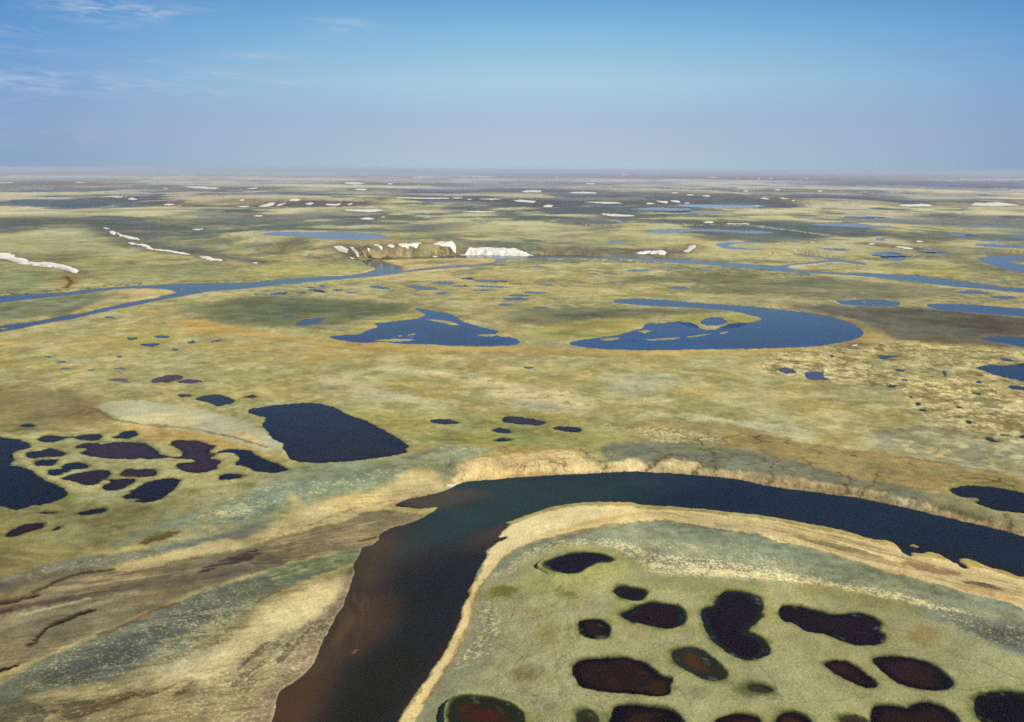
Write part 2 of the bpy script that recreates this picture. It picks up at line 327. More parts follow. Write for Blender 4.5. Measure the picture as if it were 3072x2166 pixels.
water('pond', 'pond', 'big black pond at the bottom right corner', P('T4: 1850,1440 1900,1390 2000,1365 2150,1358 2290,1380 2400,1420 2450,1520 2430,1640 2300,1700 2100,1690 1930,1630 1860,1540'), (18, 12, 14), (22, 24, 18), 2.4, green=.6, group=NG)
LG = 'dark peat ponds on the left bank'
water('lake', 'lake', 'largest black lake at the left edge, with a scalloped shore around the peat ponds', P('T5: -300,600 -60,600 0,608 90,618 170,630 230,655 258,680 235,705 160,720 90,735 110,775 125,800 90,830 60,853 180,855 250,880 300,920 360,945 375,985 450,1000 510,1030 590,1075 560,1120 480,1155 380,1185 280,1190 200,1215 100,1230 60,1205 0,1195 -60,1190 -400,1150'), (22, 26, 38), (14, 20, 34), 2.0, group=LG)
water('pond', 'pond', 'long double lobed pond at the back of the peat pond cluster', P('T5: 325,620 360,598 430,590 520,600 600,605 680,598 760,578 840,575 885,595 860,625 790,640 700,625 620,610 540,620 470,645 400,650 345,640'), (44, 32, 44), group=LG)
water('pond', 'pond', 'small dark blue pond at the back right of the double lobed pond', P('T5: 955,605 1010,590 1050,560 1110,548 1160,555 1185,575 1150,600 1100,618 1020,615'), (24, 24, 44), group=LG)
water('pond', 'pond', 'sprawling maroon pond with two large lobes joined by a neck', P('T5: 640,685 700,660 780,655 850,660 870,675 940,655 1050,650 1160,655 1260,665 1310,690 1340,725 1370,755 1440,775 1540,775 1570,750 1555,715 1500,690 1460,665 1480,640 1560,632 1700,635 1740,655 1800,670 1860,685 1800,710 1790,735 1850,740 1840,765 1790,790 1870,800 1900,820 1850,850 1870,875 1800,900 1700,910 1600,905 1530,880 1500,855 1540,830 1640,820 1690,805 1650,790 1560,790 1480,785 1400,780 1300,790 1180,785 1060,795 940,785 820,775 720,760 690,745 760,705 700,703 650,700'), (62, 40, 44), (36, 26, 44), 2.0, group=LG)
water('pond', 'pond', 'dark slanting pond pointing right, between the sprawling maroon pond and the big smooth lake', P('T5: 1850,745 1900,720 1980,708 2090,712 2160,725 2200,765 2290,800 2380,840 2450,870 2475,885 2440,900 2350,908 2250,905 2170,890 2130,865 2080,850 2010,840 2050,800 2060,770 2000,735 1930,735 1880,745'), (34, 26, 40), (16, 20, 36), 3.0, group=LG)
water('pond', 'pond', 'maroon pond shaped like a cap near the black lake, above a smaller dark pond', P('T5: 215,760 260,730 340,725 380,705 450,703 500,720 575,745 540,765 460,775 370,778 290,782 235,775'), (38, 28, 38), group=LG)
water('pond', 'pond', 'small flat dark pond between the black lake and the crooked blue black pond', P('T5: 285,825 340,803 420,797 510,800 480,820 470,845 400,853 320,848'), (22, 24, 42), group=LG)
water('pond', 'pond', 'crooked two armed blue black pond beside the black lake', P('T5: 400,905 430,880 540,875 525,855 570,830 640,822 720,830 760,850 750,868 680,875 600,885 560,915 480,935 420,930'), (26, 26, 42), group=LG)
water('pond', 'pond', 'maroon pond with a long pointed left tip in the middle of the cluster', P('T5: 515,955 580,935 660,915 740,898 820,890 900,888 950,900 960,925 920,945 930,960 880,985 820,1010 760,1020 680,1005 640,985 570,970'), (50, 30, 38), (26, 20, 32), 1.4, group=LG)
water('pond', 'pond', 'maroon pond with two round tops, just under the sprawling maroon pond', P('T5: 1020,930 1060,895 1110,878 1180,885 1230,878 1310,880 1350,905 1330,935 1270,945 1180,950 1080,950'), (54, 34, 40), (30, 22, 34), 1.4, group=LG)
water('pond', 'pond', 'small maroon pond below the pond with two round tops', P('T5: 865,1040 900,1010 950,995 930,970 1010,965 1100,965 1160,970 1130,1000 1070,1045 980,1063 900,1055'), (46, 26, 36), (20, 18, 30), 1.4, group=LG)
water('pond', 'pond', 'black leaf shaped pond at the front of the peat pond cluster', P('T5: 1050,1115 1090,1100 1130,1095 1110,1070 1180,1035 1240,1000 1320,975 1420,960 1500,958 1555,975 1520,1010 1490,1060 1430,1095 1370,1140 1290,1163 1220,1160 1160,1155 1250,1135 1180,1130 1080,1135'), (28, 22, 32), (14, 18, 32), 2.0, group=LG)
water('pond', 'pond', 'small blurred black pond below the slanting pond', P('T5: 1870,960 1900,925 1990,915 2080,930 2060,955 1980,965 1900,975'), (22, 24, 38), group=LG, ring=1.6)
water('pond', 'pond', 'small black spindle shaped pond in front of the black leaf shaped pond', P('T5: 660,1265 720,1240 800,1228 860,1218 930,1228 880,1252 800,1265 720,1275'), (20, 16, 24), group=LG, ring=1.6)
water('pond', 'pond', 'slanting dark red pond alone in front of the largest black lake', P('T5: 45,1445 100,1400 170,1365 250,1350 340,1338 380,1345 350,1385 280,1410 200,1430 120,1460 65,1460'), (50, 24, 22), (18, 12, 14), 1.6, group=LG, ring=1.3)
water('pond', 'pond', 'tiny dark pool right of the slanting dark red pond', P('T5: 440,1400 480,1380 525,1375 500,1395 455,1410'), (40, 32, 26), group=LG, ring=1.6)
water('pond', 'pond', 'tiny dark sliver of water just in front of the largest black lake', P('T5: 330,1256 380,1246 480,1250 420,1259'), (34, 28, 28), group=LG, ring=1.4)
water('pond', 'pond', 'tiny blue black pond behind the largest black lake', P('T5: 180,508 220,490 270,490 310,508 270,522 215,520'), (30, 26, 40), group=LG)
MG = 'purple ponds on the left plain'
water('pond', 'pond', 'purple wedge shaped pond with a thin land bar on its right', P('T5: 1285,120 1360,95 1430,75 1500,68 1560,78 1580,95 1520,120 1470,135 1380,138 1310,135'), (76, 58, 74), group=MG, ring=.5)
water('pond', 'pond', 'thin purple pond beside the wedge shaped purple pond', P('T5: 1510,138 1560,115 1620,105 1690,115 1740,128 1680,138 1590,142'), (76, 58, 74), group=MG, ring=.5)
water('pond', 'pond', 'tiny pond left of the round purple pond behind the pale grey flat', P('T5: 1525,250 1570,238 1640,240 1630,258 1560,262'), (50, 52, 72), group=MG)
water('pond', 'pond', 'round dark purple pond behind the pale grey flat', P('T5: 1675,275 1740,250 1820,238 1900,242 1960,265 2020,290 2000,315 1940,330 1860,335 1810,318 1770,298 1710,290'), (52, 44, 64), (40, 40, 66), 2, group=MG, ring=.6)
water('pond', 'pond', 'tiny pond right of the round purple pond, behind the big smooth lake', P('T5: 2080,258 2150,245 2230,255 2160,270'), (44, 48, 64), group=MG)
water('pond', 'pond', 'faint half dry purplish pond left of the wedge shaped purple pond', P('T5: 910,115 980,95 1060,100 1130,130 1070,140 1000,125'), (112, 92, 88), group=MG, ring=.3)
water('lake', 'lake', 'big smooth black lake with a ragged left shore, left of the river bend', P('T6: 130,385 160,360 240,345 340,335 440,325 560,315 680,312 780,325 860,350 930,385 1000,420 1100,450 1200,500 1300,545 1390,600 1450,645 1515,685 1470,700 1480,715 1505,730 1440,750 1300,775 1150,795 980,812 800,822 680,825 560,815 490,800 460,740 420,690 440,660 370,635 300,590 300,550 235,505 290,450 280,435 200,420 140,400'), (40, 42, 56), (30, 30, 50), 3.0, mott=.5, ring=.5)
CG = 'five small ponds in the middle of the plain'
water('pond', 'pond', 'lens shaped pond standing apart right of the big smooth lake', P('T6: 1680,465 1730,455 1820,452 1900,465 1945,482 1880,495 1780,495 1720,485'), (58, 44, 66), (30, 44, 78), 1.5, group=CG, ring=.6)
water('pond', 'pond', 'longest dark pond of the five in mid plain', P('T7: 10,455 50,430 130,430 250,445 370,468 395,485 350,500 220,500 100,488 30,475'), (58, 40, 56), (26, 26, 52), 1.8, group=CG, ring=.6)
water('pond', 'pond', 'oval dark pond furthest right of the five in mid plain', P('T7: 440,525 490,508 580,510 670,522 715,545 670,562 570,560 490,545'), (50, 34, 50), (24, 26, 52), 1.8, group=CG, ring=.6)
water('pond', 'pond', 'small oval pond directly below the longest of the five mid plain ponds', P('T7: -80,545 -40,528 0,525 60,540 100,560 60,572 0,572 -50,562'), (50, 36, 54), (28, 32, 60), 1.5, group=CG, ring=.6)
water('pond', 'pond', 'small dark pond with green sedge on its right, lowest of the five in mid plain', P('T7: -60,630 0,614 60,620 95,632 50,643 -10,644'), (28, 36, 54), group=CG, green=.6)
water('pond', 'pond', 'tiny lone blue pond below the two lakes', P('T7: 190,10 240,0 300,8 250,20'), (44, 76, 96), ring=.5)
RG = 'dark waters on the right plain'
water('pond', 'pond', 'small square cornered slate pond left of a similar larger one', P('T8: 175,20 220,8 300,12 330,35 345,55 300,60 190,50'), (72, 72, 96), group=RG, ring=.1)
water('pond', 'pond', 'slate pond with a notched right side, the larger of two neighbours', P('T8: 400,50 450,42 520,48 580,55 560,75 590,95 630,110 560,118 470,115 415,100'), (74, 72, 98), group=RG, ring=.1)
water('lake', 'lake', 'black lake with a forked left end behind the outer river bank', P('T8: 1645,1065 1680,1040 1780,1028 1900,1025 2020,1035 2140,1055 2290,1085 2600,1150 2700,1300 2400,1290 2288,1260 2200,1250 2080,1235 1980,1210 1900,1180 1870,1160 1920,1145 1880,1125 1780,1125 1700,1095'), (22, 24, 38), (18, 20, 32), 2, ring=.8)
water('lake', 'lake', 'navy lake cut by the right edge above the pale patterned ground', P('U4: 1860,1330 1960,1360 2050,1395 2150,1420 2290,1450 2700,1500 2700,1290 2400,1290 2230,1298 2215,1315 2100,1310 1960,1308'), (36, 58, 92), (30, 48, 80), 3, ring=.3)
water('pond', 'pond', 'narrow navy pool at the right edge just below the navy lake', P('T8: 2130,170 2200,160 2300,175 2400,190 2300,205 2200,192'), (40, 52, 76), ring=.4)
water('pond', 'pond', 'small navy pool at the right edge, halfway down to the outer bank', P('T8: 2215,600 2290,585 2370,600 2290,615'), (36, 44, 66), ring=.4)
water('pond', 'pond', 'small slanting black pool in a brown hollow on the right plain', P('T8: 1950,612 2000,618 2065,640 2020,645 1970,632'), (38, 44, 52), ring=1.2)
water('pond', 'pond', 'tiny pool shaped like a dash among pale patches, right of the slate ponds', P('T8: 1095,165 1150,153 1205,170 1150,183'), (46, 60, 84), ring=.4)
tiny = [('T8', 1425, 374, 32, 9), ('T8', 1320, 265, 22, 8), ('T8', 1215, 30, 50, 8), ('T8', 1603, 62, 14, 22), ('T8', 1505, 85, 18, 6), ('T8', 1265, 115, 28, 7), ('T8', 1815, 475, 22, 12),
        ('T8', 1880, 232, 40, 8), ('T8', 1380, 320, 14, 14), ('U4', 640, 1228, 25, 9), ('U4', 2150, 1260, 58, 11), ('T8', 1900, 132, 26, 10), ('T8', 1740, 350, 20, 6), ('T8', 2110, 590, 10, 8)]
tiny.sort(key=lambda q: TILES[q[0]][0] + q[1] / TILES[q[0]][2])
for k, (t, x, y, rx, ry) in enumerate(tiny):
    water('pond', 'pond', ordinal(k, len(tiny)) + ' of the tiny pools on the pale right plain', E(t, x, y, rx, ry, 8), (40, 62, 84), group='tiny pools among the pale patches', ring=.6)
water('pond', 'pond', 'star shaped blue pool below the crescent lake tip', P('U4: 1010,1210 1060,1222 1150,1232 1250,1236 1150,1243 1100,1256 1055,1250 1060,1235'), (48, 76, 116), ring=.4)
water('lake', 'lake', 'long blue crescent lake curling round a grassy spit, right of centre', P('U3: 955,748 1050,738 1150,735 1300,738 1450,750 1600,765 1800,780 2000,792 2150,800 2290,815 U4: 200,830 400,855 550,875 700,910 820,950 900,1000 920,1040 880,1070 780,1100 650,1125 500,1145 300,1155 100,1163 0,1165 U3: 2000,1168 1750,1172 1500,1175 1250,1178 1000,1172 850,1165 700,1150 620,1135 595,1118 640,1100 750,1085 830,1075 950,1060 1050,1040 1150,1010 1230,990 1240,960 1290,945 1400,948 1450,938 1530,928 1650,942 1690,960 1715,985 1760,1005 1850,1008 1900,978 1980,948 2150,940 2240,925 2260,905 2180,880 2100,860 2000,840 1850,825 1700,815 1500,805 1300,795 1150,785 1000,770'),
      (58, 92, 140), (44, 78, 128), 4, isl=['U3: 1170,1015 1250,1003 1320,1008 1250,1037', 'U3: 850,1082 940,1070 1035,1072 1000,1092 890,1097', 'U3: 1200,1075 1300,1082 1450,1070 1565,1068 1500,1087 1300,1097', 'U3: 1600,1062 1750,1040 1855,1033 1700,1062 1620,1072', 'U3: 1888,1032 1960,1015 1968,1025 1900,1042', 'U3: 2205,982 2240,978 2245,988'], ring=.2, warp=.8)
water('pond', 'pond', 'small blue pool on the grassy spit inside the crescent lake', P('U3: 1725,930 1780,900 1850,890 1910,900 1970,935 1900,955 1860,965 1780,965 1730,950'), (60, 92, 142), ring=.1)
water('lake', 'lake', 'dark blue arrow shaped lake with reedy islets, left of the crescent lake', P('U2: 650,1065 700,1055 800,1050 930,1040 950,1020 1010,1000 1070,985 1070,965 1035,950 1110,940 1200,935 1290,920 1400,910 1440,900 1490,875 1450,850 1380,820 1450,820 1560,845 1680,860 1740,890 1800,930 1900,965 2000,990 2060,1000 2120,1020 2080,1035 2100,1050 2130,1065 2200,1065 2260,1080 2305,1110 2260,1130 2150,1140 2000,1145 1850,1143 1650,1135 1450,1125 1250,1122 1160,1108 1060,1110 950,1115 850,1105 750,1095 690,1080'),
      (52, 72, 112), (48, 78, 130), 4, isl=['U2: 1450,908 1560,912 1680,925 1785,962 1700,960 1560,932', 'U2: 1040,1092 1200,1080 1385,1083 1350,1098 1200,1105 1060,1102', 'U2: 1320,1047 1395,1030 1402,1040 1340,1054', 'U2: 1240,1050 1280,1049 1290,1063 1245,1065', 'U2: 1905,1045 2050,1038 2110,1048 2060,1062 1960,1058', 'U2: 1310,1062 1380,1058 1385,1068 1320,1068'], ring=.2, warp=.8)
water('lake', 'lake', 'smooth blue lens shaped lake behind the snowy bluff', P('W2: 70,692 200,675 350,675 500,682 700,675 850,680 1000,690 1150,705 1175,720 1100,735 900,742 700,742 500,728 350,712 200,710 100,707'), (56, 100, 158), level=15.0, ring=.1, warp=.4)
water('pond', 'pond', 'slanting blue pond in dark heath left of the arrow shaped lake', P('U2: 350,960 400,930 440,915 520,905 580,898 625,905 580,930 540,945 460,958 400,968'), (44, 80, 130), ring=.3)
cl = [(595, 630, 30, 8, 0), (550, 668, 85, 12, 8), (725, 662, 48, 8, 0), (420, 685, 35, 6, 0), (215, 695, 80, 11, -4), (60, 698, 60, 4, 0), (845, 684, 55, 6, 0), (1090, 638, 80, 13, 6), (1450, 642, 150, 15, 5), (1640, 600, 100, 13, 0),
      (1620, 687, 60, 8, 0), (1850, 562, 60, 9, 3), (2040, 583, 160, 12, 1), (2070, 632, 140, 7, 2), (1980, 663, 110, 5, 0), (1790, 628, 70, 5, 0), (500, 642, 40, 5, 0), (2260, 608, 60, 5, 2), (300, 893, 50, 9, 0)]
cl = sorted(cl)
for k, (x, y, rx, ry, ro) in enumerate(cl):
    water('pond', 'pond', ordinal(k, len(cl)) + ' of the small blue ponds above the arrow shaped lake', E('U2', x, y, rx, ry, ro), (52, 76, 118), group='small blue ponds below the far river', ring=.2, warp=.7)
cl = sorted([(400, 614, 55, 5), (300, 683, 110, 8), (140, 738, 110, 12), (40, 787, 60, 9), (365, 812, 75, 6), (150, 708, 90, 7)])
for k, (x, y, rx, ry) in enumerate(cl):
    water('pond', 'pond', ordinal(k, len(cl)) + ' of the blue ponds above the gap between two lakes', E('U3', x, y, rx, ry), (60, 88, 132), group='blue ponds above the gap between the lakes', ring=.15, warp=.7)
cl = sorted([(1190, 492, 110, 9), (950, 518, 50, 6), (1460, 478, 60, 5), (815, 520, 35, 4), (1480, 532, 60, 8), (1290, 540, 50, 5), (1790, 492, 50, 5), (2100, 498, 60, 5), (320, 458, 50, 4)])
for k, (x, y, rx, ry) in enumerate(cl):
    water('pond', 'pond', ordinal(k, len(cl)) + ' of the thin blue ponds below the right river reach', E('U3', x, y, rx, ry), (64, 92, 134), group='thin blue ponds below the far river', ring=.15, warp=.7)
water('pond', 'pond', 'lone lens shaped pond above the crescent lake', E('U3', 1530, 642, 95, 11), (62, 82, 108), ring=.1, warp=.5)
water('pond', 'pond', 'small blue pool in green ground behind the far river', E('U3', 1010, 250, 85, 11), (58, 104, 156), ring=.1, warp=.5)
water('lake', 'lake', 'small blue lake with a pale fleck, right of the crescent lake', P('U4: 670,750 760,755 850,740 1000,742 1130,748 1230,765 1230,790 1150,800 1000,798 850,795 740,785 690,765'), (54, 90, 148), isl=['U4: 880,758 920,757 940,768 910,770'], ring=.2, warp=.6)
water('lake', 'lake', 'long tapered blue lake at the right edge, level with the crescent lake top', P('U4: 1445,790 1500,778 1700,780 1900,790 2100,805 2300,825 2700,850 2700,930 2290,885 2000,865 1800,850 1600,835 1500,815'), (42, 80, 142), ring=.2, warp=.6)
water('lake', 'lake', 'blue lake cut by the right edge below dark heath', P('U4: 1930,1090 1960,1070 2100,1062 2290,1070 2700,1080 2700,1200 2290,1150 2180,1125 2050,1108'), (40, 72, 128), ring=.2, warp=.7)
water('pond', 'pond', 'dark spindle pond just below the right end of the far river', P('U4: 1700,680 1760,668 1900,670 2010,685 1950,695 1800,692'), (54, 72, 104), ring=.2, warp=.6)
water('pond', 'pond', 'dark pond right of the spindle pond, below the far river', P('U4: 1985,720 2080,712 2200,716 2245,728 2160,740 2080,735'), (52, 72, 108), ring=.2, warp=.6)
water('lake', 'lake', 'vivid blue spindle lake on the far right plain', P('U4: 420,92 550,86 700,84 850,87 960,97 1000,108 1120,110 1220,122 1100,125 980,120 900,122 700,112 550,104 450,98'), (44, 88, 156), ring=.1, warp=.3)
water('lake', 'lake', 'blue lake with a grassy spit at the right edge, above the far river', P('U4: 1890,395 1960,375 2050,362 2200,358 2700,352 2700,560 2290,512 2200,500 2100,475 2000,440 1930,415'), (44, 90, 158), isl=['U4: 2170,415 2250,397 2700,392 2700,452 2400,452 2250,440'], ring=.2, warp=.6)
fr = sorted([('U4', 2050, 115, 250, 8), ('U4', 1790, 190, 140, 10), ('U4', 2290, 208, 140, 8), ('U4', 2120, 282, 220, 14), ('U4', 1120, 345, 130, 10), ('U4', 1180, 385, 110, 22), ('U4', 1540, 345, 120, 7), ('U4', 720, 315, 80, 6),
             ('U4', 1060, 225, 40, 11), ('U4', 910, 38, 190, 7), ('U4', 380, 38, 70, 6), ('U4', 1300, 56, 120, 3), ('U4', 105, 118, 34, 5), ('U4', 20, 165, 45, 7), ('U4', 2000, 236, 90, 5), ('U4', 1480, 315, 60, 4), ('U4', 560, 300, 60, 3), ('W3', 780, 553, 110, 4), ('W3', 1330, 478, 100, 4), ('W4', 1050, 552, 120, 4), ('W4', 1750, 467, 80, 5)], key=lambda q: TILES[q[0]][0] + q[1] / 2.87)
for k, (t, x, y, rx, ry) in enumerate(fr):
    water('pond', 'pond', ordinal(k, len(fr)) + ' of the far blue ponds right beyond the river', E(t, x, y, rx, ry, 2), (60, 100, 158), group='far blue ponds beyond the river', ring=.1, warp=.5)
water('lake', 'lake', 'long pale cyan lake near the horizon, below a row of snow patches', P('W3: 1500,443 1600,438 1700,440 2000,445 2300,449 2250,460 2200,468 1900,472 1700,465 1550,452'), (110, 176, 222), ring=0, warp=.3)
water('lake', 'lake', 'narrow dark blue lake just in front of the pale cyan lake', P('W3: 1455,498 1600,487 1900,506 1960,518 1700,518 1470,514'), (66, 104, 160), ring=0, warp=.3)
water('pond', 'pond', 'small slanting blue pond far off, right of a long snow strip', P('W3: 975,573 1030,580 1085,598 1030,602'), (56, 96, 160), ring=0, warp=.3)
water('lake', 'lake', 'long faint blue lake behind the small sandy hillock', P('W3: 1230,672 1500,655 1800,652 2080,665 2270,683 2150,690 1900,672 1600,672 1480,688 1300,684'), (70, 106, 156), ring=.1, warp=.4)
water('stream', 'stream', 'blue stream beginning at the foot of the sandy hillock', P('W3: 1850,778 1950,768 2150,766 2290,762 2290,771 2050,775 1960,790 1980,803 2120,818 2280,826 2280,833 1950,824 1880,800'), (66, 112, 172), ring=0, warp=.3)
water('pond', 'pond', 'green edged blue pond, left of two in the left plain', E('U1', 1140, 1080, 52, 13), (66, 104, 92), ring=.4, green=.7, group='small ponds of the left plain')
water('pond', 'pond', 'green edged blue pond right of its green edged neighbour', E('U1', 1395, 1063, 70, 12), (56, 108, 110), ring=.4, green=.8, group='small ponds of the left plain')
water('pond', 'pond', 'dark purple lens pond below the two green edged ponds', E('U1', 1290, 1132, 80, 15), (76, 72, 88), (54, 68, 96), 3, ring=.4, group='small ponds of the left plain')
water('pond', 'pond', 'small round blue pond right of the dark purple lens pond', E('U1', 1655, 1112, 42, 12), (50, 82, 112), ring=.4, group='small ponds of the left plain')
water('pond', 'pond', 'rust brown dried pond at the right of the left plain ponds', E('U1', 1860, 1098, 46, 10, -12), (150, 108, 72), ring=.2, group='small ponds of the left plain')
cl = sorted([(1510, 1175, 35, 8), (530, 1280, 45, 8), (1030, 1235, 30, 6), (560, 1338, 45, 7), (790, 1350, 40, 8), (1030, 1340, 55, 5), (420, 1232, 40, 6), (945, 898, 45, 7)])
for k, (x, y, rx, ry) in enumerate(cl):
    water('pond', 'pond', ordinal(k, len(cl)) + ' of the faint grey pools on the left plain', E('U1', x, y, rx, ry), (96, 112, 104), group='faint grey pools of the left plain', ring=.3)

def prep_water():
    """cut every basin into the sheet of land; water lies a little below its banks"""
    global Z
    for w in W:
        px = smooth_poly(w['px'])
        if w['level'] is None:
            c = on_land(px.mean(0, keepdims=True))[0]
            r = math.hypot(*c)
            lv = NEARLAND if r < 1250 else float(np.mean(relief(*on_land(px).T))) - 0.4
        else: lv = w['level']
        lv -= 0.015 * (W.index(w) % 6)
        w['z'] = lv
        w['xy'] = on_plane(px, lv)
        rmin = np.hypot(w['xy'][:, 0], w['xy'][:, 1]).min(); rmax = np.hypot(w['xy'][:, 0], w['xy'][:, 1]).max()
        dr = rmax ** 2 / (H * FPX / 3) * 0.6
        M = 3.0 if rmax < 900 else max(8.0, 3.0 * dr) if lv > -0.45 and lv <= NEARLAND else max(45.0, 4 * dr)
        if w['level'] is not None: M = 240.0
        w['M'] = M; w['bank'] = w['b'] or (0.4 if rmax < 900 else 0.6)
        s = region(w['xy'], M + 22 + 3 * dr)
        d = sdf_on(s, w['xy'], w['warp'])
        for i in w['isl']:
            q = on_plane(P(i), lv)
            d = np.maximum(d, -sdf_on(s, q, 0.6))
        w['s'] = s; w['d'] = d
        w['w'] = np.maximum(0.55, 1.5 * DR[s])
        w['rmean'] = (rmin + rmax) / 2
    for w in W:
        s, d = w['s'], w['d']
        t = sstep(0.0, 1.0, np.clip(d, 0, None) / w['M'])
        Z[s] = Z[s] * t + (w['z'] + w['bank']) * (1 - t)
    for w in RIVERS + W:
        s, d = w['s'], w['d']
        Z[s] = np.where(d < w['w'], np.minimum(Z[s], w['z'] + w['bank'] * np.clip(d / w['w'], -1.6, 1)), Z[s])

OUTER = P('T6: 1500,1200 1700,1000 1940,800 2288,700 T7: 400,650 1000,700 2000,750 T8: 0,750 1000,900 2290,1200 3300,1600 3300,1900 T8: 2000,1500 0,1150 T7: 1200,1020 0,1060 T6: 2000,1150')
RIVERS = []
def prep_rivers():
    global Z
    px = smooth_poly(RIVER_NEAR)
    xy = on_plane(px, -2.6)
    s = region(xy, 90); d = sdf_on(s, xy, 0.7)
    for i in RIVER_ISLETS: d = np.maximum(d, -sdf_on(s, on_plane(i, -2.6), 0.7))
    do = sdf_on(s, on_plane(OUTER, 0), 0)
    M = 48 - 36 * sstep(8, -8, do)
    # the outer bank is scalloped by slumps and small gullies
    M = M * (1 + 0.25 * fbm(X[s] / 8, Y[s] / 8, 3, 71))
    t = sstep(0, 1, np.clip(d, 0, None) / M)
    Z[s] = -2.3 * (1 - t) + Z[s] * t
    RIVERS.append(dict(s=s, d=d, z=-2.6, bank=0.3, w=np.maximum(0.55, 1.2 * DR[s]), do=do, t=t, warp=.7))
    px = smooth_poly(RIVER_FAR)
    xy = on_plane(px, -1.0)
    s = region(xy, 170); d = sdf_on(s, xy, 0.5)
    for i in FAR_ISLANDS: d = np.maximum(d, -sdf_on(s, on_plane(i, -1.0), 0.4))
    M = np.maximum(22.0, 1.8 * DR[s])
    t = sstep(0, 1, np.clip(d, 0, None) / M)
    Z[s] = -0.5 * (1 - t) + Z[s] * t
    RIVERS.append(dict(s=s, d=d, z=-1.0, bank=0.5, w=1.3 * DR[s], warp=.5, t=t))
prep_rivers()
prep_water()

# ---------------------------------------------------------------- colours of the land, seen values turned into albedo at the end
def L(c): return np.array(slin(c), np.float32)
def lam_fade(lam): return np.clip(lam / (2.0 * DR), 0.3, 1)
n_far = fbm(X / 1700, Y / 1700, 4, 3)
n_big = fbm(X / 330, Y / 330, 4, 101)
n_mid = fbm(X / 75, Y / 75, 4, 111)
n_small = fbm(X / 17, Y / 17, 3, 121) * lam_fade(17)
n_fine = fbm(X / 3.6, Y / 3.6, 3, 131) * lam_fade(3.6)
n_hue = fbm(X / 140, Y / 140, 4, 141)
n_hue2 = fbm(X / 26, Y / 26, 3, 151)
def mixc(a, b, t):
    t = np.clip(t, 0, 1)[..., None]
    return a * (1 - t) + b * t
C = mixc(L((182, 168, 108)), L((160, 154, 102)), 0.5 + 0.9 * n_big + 0.5 * n_mid)
C = mixc(C, L((190, 162, 100)), sstep(0.10, 0.6, n_hue) * 0.5)
C = mixc(C, L((160, 160, 128)), sstep(0.05, 0.5, -n_hue) * 0.55)
ROUGH = np.ones(X.shape, np.float32)
far = sstep(1150, 2600, RD)
patch = fbm(X / 620, Y / 620, 5, 161, 0.55)
patch2 = fbm(X / 900 + 5, Y / 2600, 4, 171, 0.55)
C = mixc(C, L((154, 160, 124)), 0.65 * far * sstep(.3, -.3, AA * 3 + n_far))
C = mixc(C, L((166, 166, 126)), 0.6 * far * sstep(-.3, .3, AA * 3 + n_far))
def band(n, a, b): return sstep(a, b, n)
s60 = fbm(X / 70, Y / 70, 4, 163, 0.6); s160 = fbm(X / 190, Y / 230, 4, 165, 0.6); s400 = fbm(X / 480, Y / 700, 5, 167, 0.6)
g1 = sstep(900, 1500, RD) * (1 - sstep(2600, 4200, RD)); g2 = sstep(1500, 2600, RD) * (1 - sstep(6000, 9000, RD)); g3 = sstep(2500, 4500, RD)
C = mixc(C, L((110, 120, 104)), g1 * band(s60 + .4 * patch, .02, .22) * .75)
C = mixc(C, L((192, 184, 136)), g1 * band(-s60 - .3 * patch, .06, .26) * .75)
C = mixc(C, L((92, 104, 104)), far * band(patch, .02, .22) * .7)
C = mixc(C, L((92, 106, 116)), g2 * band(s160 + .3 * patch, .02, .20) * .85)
C = mixc(C, L((204, 200, 164)), g2 * band(-s160 - .3 * patch, .05, .24) * .8)
C = mixc(C, L((184, 180, 142)), far * band(-patch, .12, .45) * .5)
C = mixc(C, L((190, 184, 172)), sstep(3500, 9000, RD) * .75)  # land paler with distance: part of the haze put into its colour
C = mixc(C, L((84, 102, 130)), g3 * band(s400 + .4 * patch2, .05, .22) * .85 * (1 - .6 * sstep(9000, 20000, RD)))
C = mixc(C, L((214, 204, 176)), g3 * band(-s400, .04, .22) * .8)
mid = sstep(430, 620, RD) * (1 - sstep(1500, 2300, RD))
s22 = fbm(X / 24, Y / 30, 4, 261, .6); s9 = fbm(X / 8, Y / 9, 3, 263, .6)
C = mixc(C, L((216, 206, 164)), mid * band(s22 + .5 * n_mid, .10, .40) * .30)
C = mixc(C, L((150, 136, 88)), mid * band(-s22 + .4 * n_mid, .10, .40) * .26)
C = mixc(C, L((206, 196, 152)), mid * band(s9 - .4 * n_mid, .16, .34) * .38)
C = mixc(C, L((132, 126, 84)), mid * band(-s9 - .4 * n_hue, .18, .36) * .32)
veryfar = sstep(3500, 9000, RD)
C = mixc(C, L((214, 204, 184)), veryfar * band(fbm(X / 1200, Y / 3800, 5, 181, .6), .02, .18) * .7)
C = mixc(C, L((84, 98, 134)), veryfar * band(fbm(X / 1900, Y / 5200, 5, 191, .6), .08, .24) * .7 * (1 - .6 * sstep(9000, 20000, RD)))

